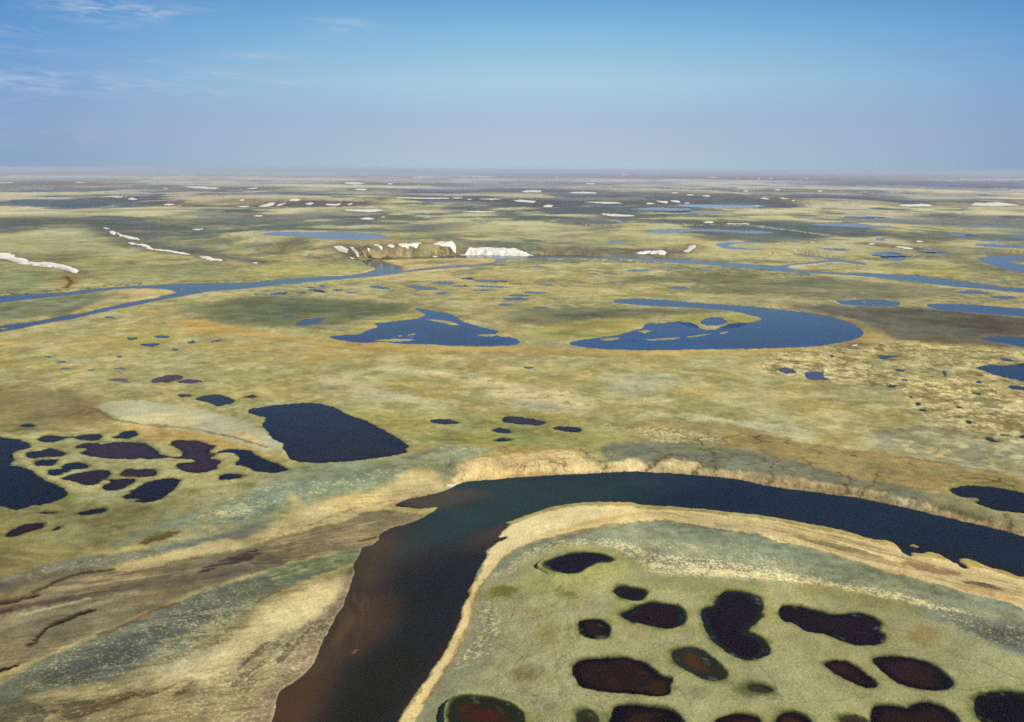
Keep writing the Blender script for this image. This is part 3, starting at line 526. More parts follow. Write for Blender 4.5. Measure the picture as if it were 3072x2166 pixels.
C = mixc(C, L((206, 202, 200)), sstep(9000, 26000, RD) * .75)  # pale haze of the horizon mixed into the ground colour
C = mixc(C, L((176, 184, 192)), sstep(4500, 12000, RD) * .35)  # bluish fade of the air painted into the far ground
def softm(px, s): return px / FPX * RD[s] * (1 + 0.5 * RD[s] / H) * 0.5
def paint(poly, color, op=1.0, soft=14, warp=2.0, mode=None, lam=3.0, th=0.0, rough=None, ratio=7.0, tgt=None, seed=0, plane=None, var=0.12, ang=None):
    px = P(poly) if isinstance(poly, str) else poly
    px = smooth_poly(px)
    xy = on_land(px) if plane is None else on_plane(px, plane)
    rmax = np.hypot(xy[:, 0], xy[:, 1]).max()
    mg = soft / FPX * rmax * (1 + 0.5 * rmax / H) * 0.6 + 2
    s, d = sdf(xy, mg, warp)
    if d.size == 0: return
    sm = softm(soft, s)
    w = op * sstep(1, -1, d / (sm + 1e-3))
    x, y = X[s], Y[s]
    if mode == 'speck':
        n = fbm(x / lam, y / lam, 3, 201 + seed)
        w = w * sstep(th, th + 0.16, n + 0.25 * n_mid[s])
    elif mode == 'streak':
        if ang is None:
            c = xy - xy.mean(0); ev, V = np.linalg.eigh(c.T @ c); v = V[:, 1]
        else: v = np.array([math.sin(math.radians(ang)), math.cos(math.radians(ang))])
        a = x * v[0] + y * v[1]; b = -x * v[1] + y * v[0]
        b = b + 3 * lam * n_mid[s]
        n = fbm(a / (lam * ratio), b / lam, 4, 231 + seed)
        w = w * sstep(th, th + 0.25, n)
    col = L(color)[None, None] * (1 + var * n_mid[s] + var * n_small[s])[..., None]
    T = C if tgt is None else tgt
    T[s] = T[s] * (1 - w[..., None]) + col * w[..., None]
    if rough is not None: ROUGH[s] = ROUGH[s] * (1 - w) + rough * w
def line(poly, width, color, op=1.0, warp=1.5, carve=0.0, tgt=None, soft=0.6, speck=None):
    global Z
    xy = on_land(P(poly) if isinstance(poly, str) else poly)
    s, d = sdf(xy, width * 2.5 + 2, warp, closed=False)
    if d.size == 0: return
    ww = np.maximum(width, 0.35 * DR[s])
    w = op * sstep(1 + soft, 1 - soft, d / ww)
    if speck is not None: w = w * sstep(speck, speck + .2, fbm(X[s] / 4, Y[s] / 4, 3, 251))
    T = C if tgt is None else tgt
    T[s] = T[s] * (1 - w[..., None]) + L(color) * w[..., None]
    if carve: Z[s] -= carve * np.clip(1 - (d / ww) ** 2, 0, 1)
# ---- far and middle plain
paint('U1: -200,30 0,30 800,40 2000,60 2100,110 1200,230 700,130 0,130 -200,130', (92, 102, 104), .8, 40)
paint('U1: -60,185 200,190 420,300 760,320 1500,420 2000,430 2200,560 1500,590 700,590 560,560 0,660 -60,650', (150, 154, 108), .55, 40)
paint('U1: 250,340 700,350 640,420 400,430 250,390', (108, 104, 88), .7, 24)
paint('U1: 0,470 350,490 480,570 520,650 200,680 -60,690', (132, 142, 108), .7, 24)
paint('U1: 1000,230 1250,250 1700,300 2200,390 2450,440 2300,440 1950,400 1600,350 1300,300', (86, 92, 96), .85, 18)
paint('U1: 350,490 460,500 430,530 340,520', (92, 78, 72), .8, 16)
paint('U1: 470,565 560,520 650,505 710,580 640,625 560,655 530,600', (152, 122, 74), .85, 12)
line('U1: 560,540 620,590 570,640', 3, (80, 70, 52), .8)
line('U1: 1940,415 2050,455 2180,490 2296,500', 4, (186, 150, 96), .8)
paint('U2: 1050,110 1500,85 1900,75 1800,130 1500,160 1250,150', (100, 106, 108), .85, 24)
paint('U2: 150,330 250,270 400,235 620,240 560,280 400,310 330,350 200,350', (104, 102, 84), .85, 20)
paint('U2: 300,120 500,120 800,130 750,150 400,145', (92, 88, 90), .8, 18)
paint('U2: 420,370 600,365 720,385 500,400', (110, 98, 78), .8, 14)
paint('U2: 0,445 400,430 900,430 1000,480 700,520 300,540 0,560', (172, 166, 100), .7, 20)
paint('U2: 100,540 600,525 500,550 200,570', (112, 126, 84), .6, 14)
paint('U3: 400,340 450,300 600,280 800,300 1100,330 900,365 600,350', (98, 88, 88), .8, 24)
paint('U3: 1050,300 1250,300 1500,300 1500,350 1200,370 1100,345', (96, 90, 92), .7, 20)
paint('U3: 850,210 1150,200 1200,260 1000,290 800,270', (136, 148, 104), .7, 24)
paint('U3: 480,190 800,165 820,185 600,215 500,215', (128, 110, 100), .7, 14)
paint('U3: 1560,300 1600,240 1700,220 1760,235 1870,300 1740,275 1650,270', (192, 172, 112), .9, 12)
line('U3: 1400,100 1700,98 2296,102', 6, (206, 190, 148), .8)
line('U4: 0,105 60,120 400,160 800,215 1020,240', 5, (196, 186, 150), .7)
line('U4: 0,260 400,248 900,258', 6, (206, 196, 158), .85)
line('U4: 0,325 150,328 300,355', 5, (214, 196, 156), .9)
line('U4: 250,465 400,450 620,428 740,426', 6, (206, 196, 170), .8)
line('U3: 1600,403 1800,418 2050,432 2296,444', 4, (204, 192, 160), .8)
line('U3: 700,397 900,400 1250,412 1350,418', 4, (222, 206, 160), .9)
paint('U4: 900,255 1000,255 1200,285 1500,300 1700,315 1500,325 1100,290', (92, 80, 76), .85, 12)
paint('U4: 1100,200 1500,195 1800,210 1500,230', (110, 104, 102), .7, 20)
paint('U4: 1300,330 1900,330 2300,335 1950,360 1850,400 2000,450 2296,530 2296,560 1900,470 1700,400', (96, 98, 96), .75, 20)
paint('U4: 1150,500 1400,450 1700,450 2000,520 1700,560 1300,525', (176, 168, 104), .65, 30)
paint('U4: 1150,520 1400,535 1500,545 1200,530', (92, 72, 66), .8, 10)
paint('U4: -60,590 600,555 1400,615 1700,690 1200,740 600,740 -60,690', (120, 122, 102), .8, 30)
paint('U4: 0,590 600,560 900,590 600,610 100,620', (102, 110, 96), .6, 30)
paint('U4: -100,720 300,740 500,750 400,780 0,770', (166, 160, 124), .7, 20)
paint('U4: 250,800 600,790 1400,805 2400,895 2700,930 2700,1190 2200,1160 1900,1140 1200,1110 1050,1040 930,980 750,900', (98, 98, 92), .92, 24)
paint('U4: 1500,900 2400,900 2400,1040 1900,1010', (84, 76, 72), .7, 40)
paint('U4: 1250,1070 1900,1080 1930,1110 2300,1165 1700,1140', (116, 108, 80), .7, 24)
paint('U3: 1000,560 1300,545 1700,520 2296,515 2296,600 1800,600 1500,590 1100,600', (106, 112, 88), .8, 24)
paint('U3: 1650,660 2000,630 2296,640 2296,700 2000,690 1750,690', (106, 110, 90), .75, 22)
paint('U3: 60,830 400,820 1000,815 1800,815 2050,850 1700,870 1200,880 1100,940 900,970 400,975 60,940', (118, 122, 98), .85, 22)
paint('U3: 500,880 900,850 1050,880 900,910 550,910', (92, 94, 90), .7, 26)
paint('U3: 500,940 1000,900 1180,920 1220,980 1050,1035 800,1070 500,1090 200,1060 300,980', (176, 166, 96), .75, 20)
paint('U3: 350,1030 600,1020 900,1040 800,1060 450,1060', (132, 146, 78), .7, 16)
paint('U3: 1450,925 1600,880 1850,880 2100,870 2200,905 2230,925 2000,950 1700,940', (164, 160, 88), .8, 14)
paint('U2: -200,720 400,720 1200,760 1400,800 1300,870 900,900 700,990 500,1000 -200,960 -600,900', (104, 110, 86), .9, 24)
paint('U2: -100,800 500,760 900,800 600,850 0,860', (84, 100, 78), .7, 40)
paint('U1: 1480,820 1800,780 2296,700 2296,760 1900,840 1500,860', (116, 122, 96), .7, 20)
paint('U2: 620,1060 900,1000 1050,900 1440,845 1480,870 1440,895 1100,940 1060,985 940,1025 800,1045', (188, 172, 98), .85, 14)
paint('U2: 500,960 760,950 820,980 620,1000', (150, 152, 130), .6, 12)
paint('U1: 1500,930 1700,900 1900,960 2296,1010 2296,1060 1700,1010 1530,985', (192, 160, 96), .8, 14)
paint('U2: -300,1005 0,1010 500,1085 850,1120 1400,1135 2290,1150 U3: 400,1150 800,1170 1300,1183 2200,1172 U4: 300,1162 650,1132 900,1072 960,1010 1130,1048 1000,1085 750,1145 300,1195 U3: 2200,1210 1500,1225 900,1222 300,1200 U2: 2200,1200 1400,1190 900,1172 500,1120 0,1055 -300,1045', (192, 164, 98), .75, 12)
line('U2: 0,1060 500,1125 900,1178 1500,1195 2290,1198 U3: 500,1215 900,1235 1400,1230', 4, (170, 138, 88), .5)
line('U4: 0,1195 300,1180 650,1140 900,1090', 4, (178, 142, 88), .7)
line('U4: 0,805 300,828 600,880 780,925 900,985', 4, (142, 108, 84), .8)
line('U2: 640,535 900,525 1030,490 1052,472', 6, (222, 198, 146), .95)
paint('U2: 1100,402 1400,392 2080,385 2100,400 2070,428 1900,450 1500,485 1250,505 1290,470 1200,440', (204, 182, 130), .9, 8)
paint('U2: 1300,420 1700,395 1950,398 1900,420 1600,440 1350,445', (152, 150, 112), .8, 12)
paint('U2: 1380,503 1600,480 1860,468 1840,476 1600,492', (226, 206, 158), .95, 4)
paint('U1: -60,790 300,745 700,700 1000,700 900,740 620,830 560,865 200,900 -60,940', (132, 138, 110), .9, 14)
line('U1: -10,840 150,790 400,745 650,725', 7, (96, 104, 92), .6)
line('U1: 500,880 620,820 800,750 900,715', 8, (112, 108, 84), .7)
paint('U1: 900,663 1050,645 1200,640 1400,645 1530,680 1400,715 1300,740 1100,766 1085,735 1180,700', (198, 176, 126), .9, 6)
paint('U1: 780,780 950,725 1050,705 1000,740 850,790', (184, 170, 118), .7, 8)
paint('U1: 250,975 450,948 600,925 480,952 350,975', (228, 200, 140), .95, 5)
line('U1: 1850,608 2000,604 2150,600', 4, (196, 176, 134), .8)
line('U1: 0,690 300,682 540,655 700,648 950,622 1200,604', 5, (70, 66, 50), .9, speck=-.1)
line('U1: 540,668 620,655 720,640 860,630 900,645', 5, (196, 168, 116), .8, speck=0.0)
# the bluff
paint('U2: 660,330 760,270 1000,235 1480,215 1740,235 1770,310 1750,370 1000,392 900,390', (178, 160, 118), .92, 14)
paint('U2: 700,330 860,285 1010,270 1020,330 1050,380 945,400 860,385', (74, 68, 58), .9, 8, mode='speck', lam=4.20, th=-.05)
paint('U2: 1020,330 1400,300 1700,330 1750,380 1000,392', (120, 110, 84), .7, 8, mode='speck', lam=5.40, th=.05)
paint('U2: 1420,240 1530,250 1500,350 1400,378 1360,340', (128, 134, 98), .85, 8)
paint('U2: 1590,260 1740,260 1760,350 1600,375 1560,320', (96, 92, 76), .8, 8, mode='speck', lam=4.80, th=-.1)
line('U2: 1000,384 1300,378 1750,366', 7, (62, 60, 58), .9)
line('U2: 1760,345 2000,355 2400,360', 6, (70, 74, 84), .8)
# horizon ridges
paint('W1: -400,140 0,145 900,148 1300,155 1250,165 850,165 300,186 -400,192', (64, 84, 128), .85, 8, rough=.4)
paint('W1: -60,255 100,250 230,300 100,325 -60,320', (70, 84, 112), .8, 12)
paint('W1: 750,232 900,240 500,262 60,280 200,262', (74, 86, 112), .7, 8)
paint('W4: 380,240 520,222 1250,235 2000,232 2700,235 2700,300 2000,305 1500,285 1200,272 600,280', (66, 84, 122), .85, 8)
paint('W4: 700,380 900,350 1100,380 1000,415 750,410', (84, 98, 116), .8, 12)
paint('W4: 1300,520 1600,510 1900,530 1800,550 1400,545', (84, 92, 104), .8, 12)
paint('W2: 900,355 1400,350 1900,370 2200,380 2200,405 1700,398 1300,380', (88, 102, 116), .7, 9)
paint('W2: -60,440 500,400 800,410 1100,405 1000,450 700,465 100,470', (84, 94, 110), .85, 9)
paint('W3: 0,310 500,295 1100,320 1000,340 500,335 50,330', (90, 104, 124), .75, 8)
paint('W3: 50,385 700,370 1300,390 1900,400 1700,435 1000,435 300,430', (88, 98, 116), .75, 9)

# ---- middle ground, left
paint('T5: -200,180 100,170 800,190 820,460 500,545 -200,540', (132, 120, 84), .8, 40, mode=None)
paint('T5: 560,300 760,290 900,420 850,500 650,480', (122, 98, 70), .55, 30)
paint('T5: -200,1000 700,1140 1600,1150 1900,1240 1500,1390 1000,1560 T1: 700,200 0,380 -300,400 T5: -300,1200', (132, 127, 84), .8, 40)
paint('T1: -200,90 400,120 600,220 300,300 -200,350', (112, 102, 68), .6, 40, mode='streak', lam=5, ratio=7)
paint('T5: 120,690 600,560 2100,900 1900,1000 1500,1160 1000,1200 600,1160 T5: 300,900', (166, 160, 114), .65, 24)
paint('T5: 820,325 1100,282 1250,285 1500,340 1850,390 2250,520 2500,700 2300,730 1950,640 1700,555 1600,528 1100,482 900,380', (184, 182, 150), .95, 8, rough=.5)
paint('T5: 1030,430 1400,390 1750,420 1700,500 1630,522 1300,480 1120,465', (212, 202, 152), .85, 20)
paint('T5: 1980,560 2090,525 2180,600 2300,680 2200,685 2050,620', (204, 188, 136), .9, 10)
line('T5: 800,350 950,450 1200,490 1650,530 2000,600 2290,690', 1.6, (112, 100, 74), .7)
paint('T5: 1000,500 1300,500 1700,570 2100,660 2500,850 2200,740 1800,660 1500,640 1250,640', (190, 158, 96), .75, 16)
paint('T5: 1500,1060 1750,1040 1700,1090 1550,1090', (112, 112, 62), .7, 14)
paint('T5: 2050,1000 2200,985 2250,1030 2150,1075 2080,1060', (108, 108, 58), .75, 14)
paint('T5: 1155,1520 1300,1440 1500,1403 1600,1410 1450,1465 1250,1525', (98, 78, 42), .9, 8, rough=.4)
paint('T5: 480,1160 600,1080 680,1110 620,1160', (122, 136, 64), .8, 14)
paint('T5: 200,1250 500,1235 560,1270 300,1290', (142, 108, 80), .6, 14)
paint('T5: 640,1340 900,1290 1000,1300 750,1370', (116, 100, 62), .5, 18)
paint('T5: 100,525 700,545 650,560 350,555', (98, 86, 58), .6, 14)
paint('T6: 480,835 1000,820 1500,752 1800,640 2288,735 1940,800 1930,930 1780,930 1700,880 1500,890 1300,1010 900,1085 640,1190 520,1185 T5: 2200,1300 1900,1345 1500,1385 1200,1480 980,1560 900,1540 1200,1400 1500,1290 1850,1180 2150,1080 2290,960', (142, 150, 120), .92, 22)
paint('T6: 520,930 1200,900 1500,860 1300,960 900,1060 700,1130 560,1100 T5: 2300,1300 1900,1340 2000,1180', (122, 138, 118), .6, 40)
for k, q in enumerate(['T6: 0,1060 900,960 1500,800 1900,760 1900,900 1300,1000 700,1120 500,1250 0,1380', 'T5: 1600,1200 2290,1060 2290,1290 1700,1360']):
    paint(q, (196, 186, 140), .8, 20, mode='speck', lam=1.34, th=.34, seed=k)
paint('T5: 1650,1290 1850,1240 2050,1200 2200,1200 2150,1250 1850,1310', (208, 194, 146), .85, 12, mode='speck', lam=1.47, th=.02)
paint('T6: 1560,640 1750,640 2288,745 2100,760 1700,700', (206, 190, 140), .8, 14, mode='speck', lam=1.68, th=.05)
paint('T1: -200,420 350,280 700,195 1000,180 1500,80 1900,0 T5: 2290,1300 2290,1400 2000,1520 T1: 1700,100 1300,200 900,305 600,350 300,430 -200,560', (104, 112, 108), .8, 16, rough=.8)
paint('T1: 0,430 350,290 1000,185 1600,90 1300,220 800,320 300,430', (176, 170, 128), .7, 14, mode='speck', lam=1.09, th=.30)
# ---- left bars of the near river
paint('T6: 1480,900 1600,862 1760,880 1780,960 1850,985 1990,990 1900,1050 1500,1135 1200,1200 900,1310 600,1390 300,1480 0,1600 T1: 2002,130 1500,235 1100,295 970,312 1100,250 1400,190 1700,100 2000,30 T5: 2150,1560 2290,1460 T6: 300,1400 470,1290 500,1180 470,1080 530,1080 560,1180 700,1190 900,1090 1200,1065', (200, 182, 130), .95, 14, rough=.7)
paint('T6: 1450,1090 1900,1010 1850,1050 1500,1140 1250,1180', (150, 122, 84), .75, 9)
line('T6: 600,1370 800,1290 1000,1200 1200,1140 1450,1090', .9, (104, 88, 62), .6, speck=-.1)
paint('T6: 1230,1190 1420,1200 1560,1222 1775,1206 1620,1302 1370,1377 1255,1462 1240,1515 1180,1545 1100,1520 800,1560 450,1660 T2: 0,300 T1: 2288,300 2000,400 1700,480 1500,560 1200,690 900,840 600,950 300,1090 150,1130 0,1200 -200,1260 -200,600 0,590 280,540 450,430 700,330 1000,310 1500,230 2002,150 T6: 0,1590 300,1480 600,1390 900,1310', (126, 115, 90), .95, 12, rough=.8)
paint('T6: 900,1400 1300,1290 1770,1208 1600,1310 1250,1440 900,1500', (160, 143, 106), .8, 40)
paint('T6: 200,1540 1300,1200 1500,1230 1000,1400 300,1619', (172, 154, 114), .6, 14, mode='streak', lam=1.6, ratio=14, th=.05)
paint('T6: 620,1370 760,1310 860,1300 760,1345 660,1375', (226, 204, 150), .9, 8, mode='speck', lam=1.05, th=-.1)
line('T6: 1090,1450 1160,1435 1290,1405', 1.0, (72, 56, 46), .85)
paint('T1: 0,640 600,545 1000,440 1500,350 1700,350 2288,215 2500,160 2500,220 2288,300 1700,430 1300,480 900,520 700,570 0,700', (104, 94, 82), .85, 14)
paint('T1: 1640,355 1850,240 2100,165 2235,120 2240,200 1950,280 1750,335', (66, 54, 54), .92, 7, rough=.5)
line('T1: 1380,325 1600,300 1850,260', 1.2, (86, 70, 62), .7)
paint('T1: -100,740 0,715 300,620 600,580 760,563 800,600 1000,520 1100,495 1195,487 1190,522 1000,570 800,640 500,700 200,760 0,840', (146, 140, 110), .85, 10, rough=.8)
paint('T1: -100,840 400,800 800,660 1200,600 1500,540 1640,520 1300,650 1000,790 600,930 300,1080 0,1140 -100,1150', (132, 123, 95), .8, 14, rough=.9)
paint('T1: 320,500 450,430 950,350 1500,330 1300,380 950,440 700,480 400,520', (178, 160, 116), .8, 8, mode='streak', lam=1.2, ratio=9, th=-.1)
paint('T1: 970,312 1200,270 1400,250 1480,245 1300,290 1150,320 1000,325', (198, 178, 126), .85, 6)
paint('T1: -100,900 300,640 700,600 700,700 500,800 900,760 1200,650 800,880 200,1060 -100,1100', (96, 84, 66), .55, 20, mode='speck', lam=0.67, th=.36)
line('T1: 290,505 360,470 440,440 550,385 700,345 960,310', 1.3, (50, 38, 36), .85)
line('T1: -60,598 0,592 120,575 280,538', 2.3, (26, 16, 16), .95, carve=.5)
line('T1: -40,690 20,675 70,665', 1.6, (30, 20, 22), .9)
line('T1: 240,965 300,930 350,860 410,810 520,750 650,695 720,670 805,655', .9, (58, 44, 38), .95, carve=.4)
line('T1: 480,770 560,740 650,700 740,668', 1.7, (44, 30, 28), .9, carve=.4)
line('T1: 0,650 250,620 500,570 760,520 1000,470', 1.6, (84, 66, 60), .6)
line('T1: 200,690 760,562', 1.0, (206, 192, 146), .6)
paint('T1: -60,1215 -60,1180 0,1160 120,1130 205,1108 100,1160 0,1200', (24, 10, 10), .95, 5, rough=.3)
# heath covered bar
paint('T1: -200,1330 0,1260 200,1140 450,1045 850,875 1100,770 1500,600 1700,500 2288,325 T2: 0,305 400,185 700,100 790,92 815,125 800,160 740,200 600,262 400,335 200,425 0,545 T1: 2288,545 2200,600 1950,780 1700,940 1500,1040 1250,1130 1000,1250 700,1330 400,1345 200,1460 -200,1600', (106, 116, 104), .93, 9)
paint('T1: 300,1180 700,1000 1200,860 1500,680 1900,600 1800,760 1300,950 1100,1150 700,1290 400,1300', (84, 92, 92), .75, 30)
paint('T1: 0,1330 450,1050 1100,780 1700,510 2288,330 2288,540 1700,930 1000,1240 400,1340', (178, 170, 128), .75, 12, mode='speck', lam=0.71, th=.22)
paint('T1: 1250,1120 1500,900 1900,720 2288,480 2288,560 1950,790 1500,1050 1250,1170', (178, 172, 124), .7, 12, mode='speck', lam=1.26, th=-.02)
paint('T2: 0,330 400,200 750,110 800,130 700,190 400,290 100,400', (116, 138, 92), .6, 20)
paint('T2: 0,330 600,150 700,160 500,230 0,420', (196, 190, 140), .6, 8, mode='streak', lam=.9, ratio=10, th=.1)
line('T1: 0,1290 300,1100 850,872 1300,680 1650,520 2288,322', 1.1, (172, 160, 118), .6)
line('T1: 850,880 1100,770 1350,650 1500,600', 1.2, (88, 66, 54), .7)
# sandy dune bar
paint('T1: -300,1600 0,1500 400,1345 1000,1250 1250,1150 1600,1010 1950,790 2288,560 T2: 0,560 200,440 500,330 660,262 700,240 745,300 760,330 740,400 700,490 650,640 560,770 480,930 400,1120 330,1210 130,1340 90,1400 75,1520 -60,1800 T1: 2288,2000 -300,2000', (158, 150, 112), .95, 14, rough=.9)
line('T1: 1250,1130 1480,1060 1800,940 2000,800 2200,600 2288,560', 2.4, (126, 112, 80), .65)
paint('T2: -40,600 250,450 500,360 640,335 640,420 580,520 450,630 200,770 -40,860 T1: 2000,1150 1500,1300 1300,1280 1900,1000', (212, 196, 146), .85, 34, rough=.4)
paint('T1: 480,1560 800,1440 1050,1370 1300,1290 1450,1250 1700,1215 1650,1310 1400,1430 1200,1510 900,1580 600,1640', (88, 76, 60), .85, 14, mode='streak', lam=4, ratio=5, th=-.25)
paint('T1: -200,1580 0,1520 400,1375 700,1400 930,1440 600,1500 480,1560 600,1700 -200,1700', (86, 84, 68), .8, 20, mode='speck', lam=4.20, th=-.25)
paint('T1: 100,1400 800,1340 1100,1330 800,1420 400,1480', (192, 180, 132), .7, 10, mode='streak', lam=1.6, ratio=9, th=-.05)
paint('T1: 1900,1240 2030,1180 2080,1040 2288,880 2400,820 T2: 250,720 460,640 400,760 250,930 100,1130 0,1200 T1: 2200,1320', (102, 90, 74), .85, 12, mode='streak', lam=1.6, ratio=6, th=-.08)
paint('T1: 1300,1560 1600,1300 1900,1100 2288,1300 2288,1500 1800,1560 1300,1650', (112, 98, 70), .6, 20, mode='speck', lam=0.76, th=.22)
paint('T2: 745,320 710,480 650,640 560,770 450,1000 400,1120 330,1215 130,1345 80,1400 60,1520 -50,1700 T1: 1900,1700 2100,1450 2250,1300 T2: 200,1050 400,760 540,600 620,420 680,300', (142, 128, 104), .85, 18, rough=.6)
paint('T2: 380,700 480,620 600,500 680,360 700,480 600,650 480,800 400,820', (104, 92, 84), .6, 10)
line('T2: 700,300 760,230 800,190', 1.4, (96, 78, 60), .8)
paint('T2: 560,770 600,755 580,800 540,850 520,840', (176, 148, 108), .7, 6)

BARS = 'T6: 1560,870 1250,1020 600,1260 200,1400 T1: 2288,40 1500,240 900,320 300,440 -200,560 -200,2000 2288,2000 T2: 0,1700 100,1390 400,1120 600,700 740,350 815,120 960,60 T6: 1770,1208 1850,1020'
paint(BARS, (92, 82, 68), .26, 16, mode='streak', lam=1.6, ratio=14, th=.16, ang=69, seed=3)
paint(BARS, (196, 184, 142), .22, 16, mode='streak', lam=1.3, ratio=16, th=.20, ang=69, seed=9)
paint('T1: -200,1700 0,1480 900,1240 1700,960 2288,560 T2: 300,400 740,330 560,770 130,1345 -50,1700', (92, 82, 64), .34, 12, mode='streak', lam=1.4, ratio=9, th=.14, ang=60, seed=13)
paint('T1: -200,1700 0,1480 900,1240 1700,960 2288,560 T2: 300,400 740,330 560,770 130,1345 -50,1700', (222, 208, 156), .4, 12, mode='speck', lam=.8, th=.30, seed=15)
paint('T2: 0,640 250,480 500,380 650,345 650,430 590,540 450,650 200,800 0,900', (222, 206, 154), .7, 24, warp=3)
paint('T1: 1300,1350 1700,1150 2000,1060 2288,860 2288,700 2000,900 1600,1050 1300,1200 1100,1290', (206, 190, 142), .6, 24, warp=3)
# ---- middle, right of the big lake
paint('T6: 715,90 760,80 1000,120 1300,200 1720,290 1500,320 1100,240 800,165', (196, 186, 150), .85, 18)
paint('T6: 900,170 1050,150 1250,210 1250,240 1000,210', (204, 186, 136), .7, 12, mode='speck', lam=3.60, th=-.15)
paint('T6: 1200,0 1500,10 1900,40 2288,120 T7: 200,150 600,180 720,250 800,330 740,420 600,410 300,370 -60,270 T6: 2150,180 1950,110 1500,60', (210, 198, 152), .85, 24, mode='speck', lam=7, th=-.45)
paint('T7: -60,270 300,310 550,340 500,380 250,350', (158, 150, 134), .7, 16)
paint('T7: 930,60 1400,40 1520,120 1350,200 1100,330 950,240 880,140', (184, 184, 148), .85, 24)
paint('T7: 1040,330 1120,310 1300,240 1600,200 1500,280 1250,330', (204, 194, 144), .7, 12, mode='streak', lam=5, ratio=5, th=-.1)
paint('T7: 1180,410 1500,400 1750,400 2000,470 2288,490 T8: 400,480 560,600 420,665 200,600 0,545 T7: 1900,470 1500,430', (196, 190, 148), .9, 14)
paint('T7: 1650,150 1800,130 1800,240 1650,220', (196, 190, 140), .7, 12, mode='speck', lam=1.68, th=.1)
paint('T7: -1500,350 -600,400 0,360 500,400 900,460 1100,500 1000,600 900,680 300,700 -300,660 -1100,620', (152, 148, 92), .8, 24)
paint('T7: 60,600 250,600 350,640 200,670 60,660', (128, 142, 74), .7, 12)
paint('T6: 1500,600 2100,600 2200,650 1700,640', (140, 146, 84), .6, 16)
# right plain
paint('U4: -200,1215 300,1195 1000,1090 1200,1090 1900,1150 2700,1200 T8: 2700,600 2290,650 1700,560 1300,350 1200,190 700,110 300,100 0,60', (176, 164, 112), .85, 20)
for k, (lam, th, col, op) in enumerate([(7, .02, (210, 196, 144), .8), (3.5, .16, (222, 208, 156), .75), (9, .16, (120, 110, 76), .75), (3.0, .24, (104, 96, 66), .6)]):
    paint('U4: 0,1215 300,1200 1000,1095 1900,1160 2700,1220 T8: 2700,700 2290,700 1700,600 1300,400 1200,200 700,110 0,60', col, op, 20, mode='speck', lam=lam, th=th, seed=k * 5)
paint('T8: 950,640 1100,560 1500,480 2290,680 2700,720 2700,1080 2290,950 1800,860 1300,775 1100,740', (156, 156, 126), .9, 16)
paint('T8: 1000,640 1300,500 2290,700 2700,800 2700,980 1900,860 1300,760', (206, 194, 142), .75, 16, mode='speck', lam=6.60, th=.12)
paint('T8: 1500,530 1600,520 1800,560 1750,580', (126, 102, 78), .6, 12)
paint('T8: 1800,590 2000,600 2170,660 2000,655', (110, 96, 66), .7, 10)
paint('T8: 950,540 1200,520 1500,520 1200,600 1000,600', (132, 130, 104), .6, 16)
# outer bank
paint('T7: 1080,480 1250,450 1500,455 1900,492 2290,560 T8: 0,560 400,662 700,700 1100,740 1300,782 1800,872 2290,965 2900,1100 2900,1200 2500,1100 1900,1010 1600,1060 1200,1060 800,960 400,900 0,900 T7: 2000,880 1500,700 1150,640', (150, 134, 90), .88, 12)
paint('T7: 880,660 1100,640 1500,650 2290,740 T8: 0,740 500,850 800,950 1200,1010 1600,1100 2000,1230 2290,1290 2600,1350 2600,1420 2290,1350 1950,1310 1600,1200 1000,1060 600,1000 0,910 T7: 1800,875 1550,795 1250,835 1000,830 860,800', (118, 122, 104), .9, 12)
paint('T7: 1150,500 1400,510 1700,570 1880,600 1850,660 1500,660 1200,610', (196, 188, 144), .85, 14, mode='speck', lam=1.43, th=.08)
paint('T7: 850,470 1100,480 1100,560 900,540', (196, 188, 144), .8, 14, mode='speck', lam=1.34, th=.18)
line('T8: 950,740 1300,792 1650,850 1900,900 2290,975', 2.6, (182, 144, 92), .5)
line('T8: 1200,770 1300,782 1600,830 1900,885 2100,915', 1.3, (96, 78, 60), .6)
paint('T7: 1560,690 1850,695 2000,730 1750,720', (102, 112, 56), .8, 8)
paint('T8: 1900,1240 2150,1235 2290,1270 2290,1300 1950,1270', (112, 116, 92), .6, 14)
paint('T8: 1400,1100 1600,1060 1900,1150 2288,1270 2288,1340 1900,1270 1600,1190', (150, 148, 110), .8, 12)
# cut bank sand, bright towards the bend, greyer downstream
paint('T6: 1930,830 2050,800 2288,770 T7: 200,738 450,705 620,720 750,800 860,840 1000,825 1150,775 1250,835 1400,805 1550,792 1650,805 1800,872 2000,895 2208,900 T8: 200,945 400,965 600,1005 800,1020 1000,1060 1200,1105 1400,1150 1600,1210 1800,1270 1950,1300 2100,1310 2290,1355 2900,1560 2900,1800 2290,1470 1800,1345 1400,1250 1000,1165 700,1115 0,1015 T7: 2100,985 1400,922 1200,910 600,935 0,975 T6: 1990,998 1930,985 1880,960', (220, 196, 142), .93, 11, rough=1.0)
paint('T7: 1300,830 1600,860 2208,900 T8: 400,960 1000,1060 1800,1270 2290,1360 2290,1470 1400,1250 0,1015 T7: 1400,922', (168, 150, 114), .7, 14)
paint('T7: 2208,985 2208,1005 T8: 700,1105 1000,1155 1800,1335 2290,1465 2290,1440 1800,1310 1000,1130 400,1055 0,990', (166, 154, 120), .7, 6)
paint('T6: 1930,830 2288,770 T7: 600,720 860,840 1100,830 1100,905 600,925 0,960 T6: 1950,970', (150, 118, 76), .75, 8, mode='speck', lam=0.92, th=.30)
paint('T7: 0,905 250,880 600,880 900,890 600,905', (156, 122, 80), .5, 6)
paint('T8: 0,930 1000,1060 1900,1280 2290,1350 2290,1440 1000,1150 0,1000', (136, 118, 92), .7, 8, mode='speck', lam=1.26, th=.14)
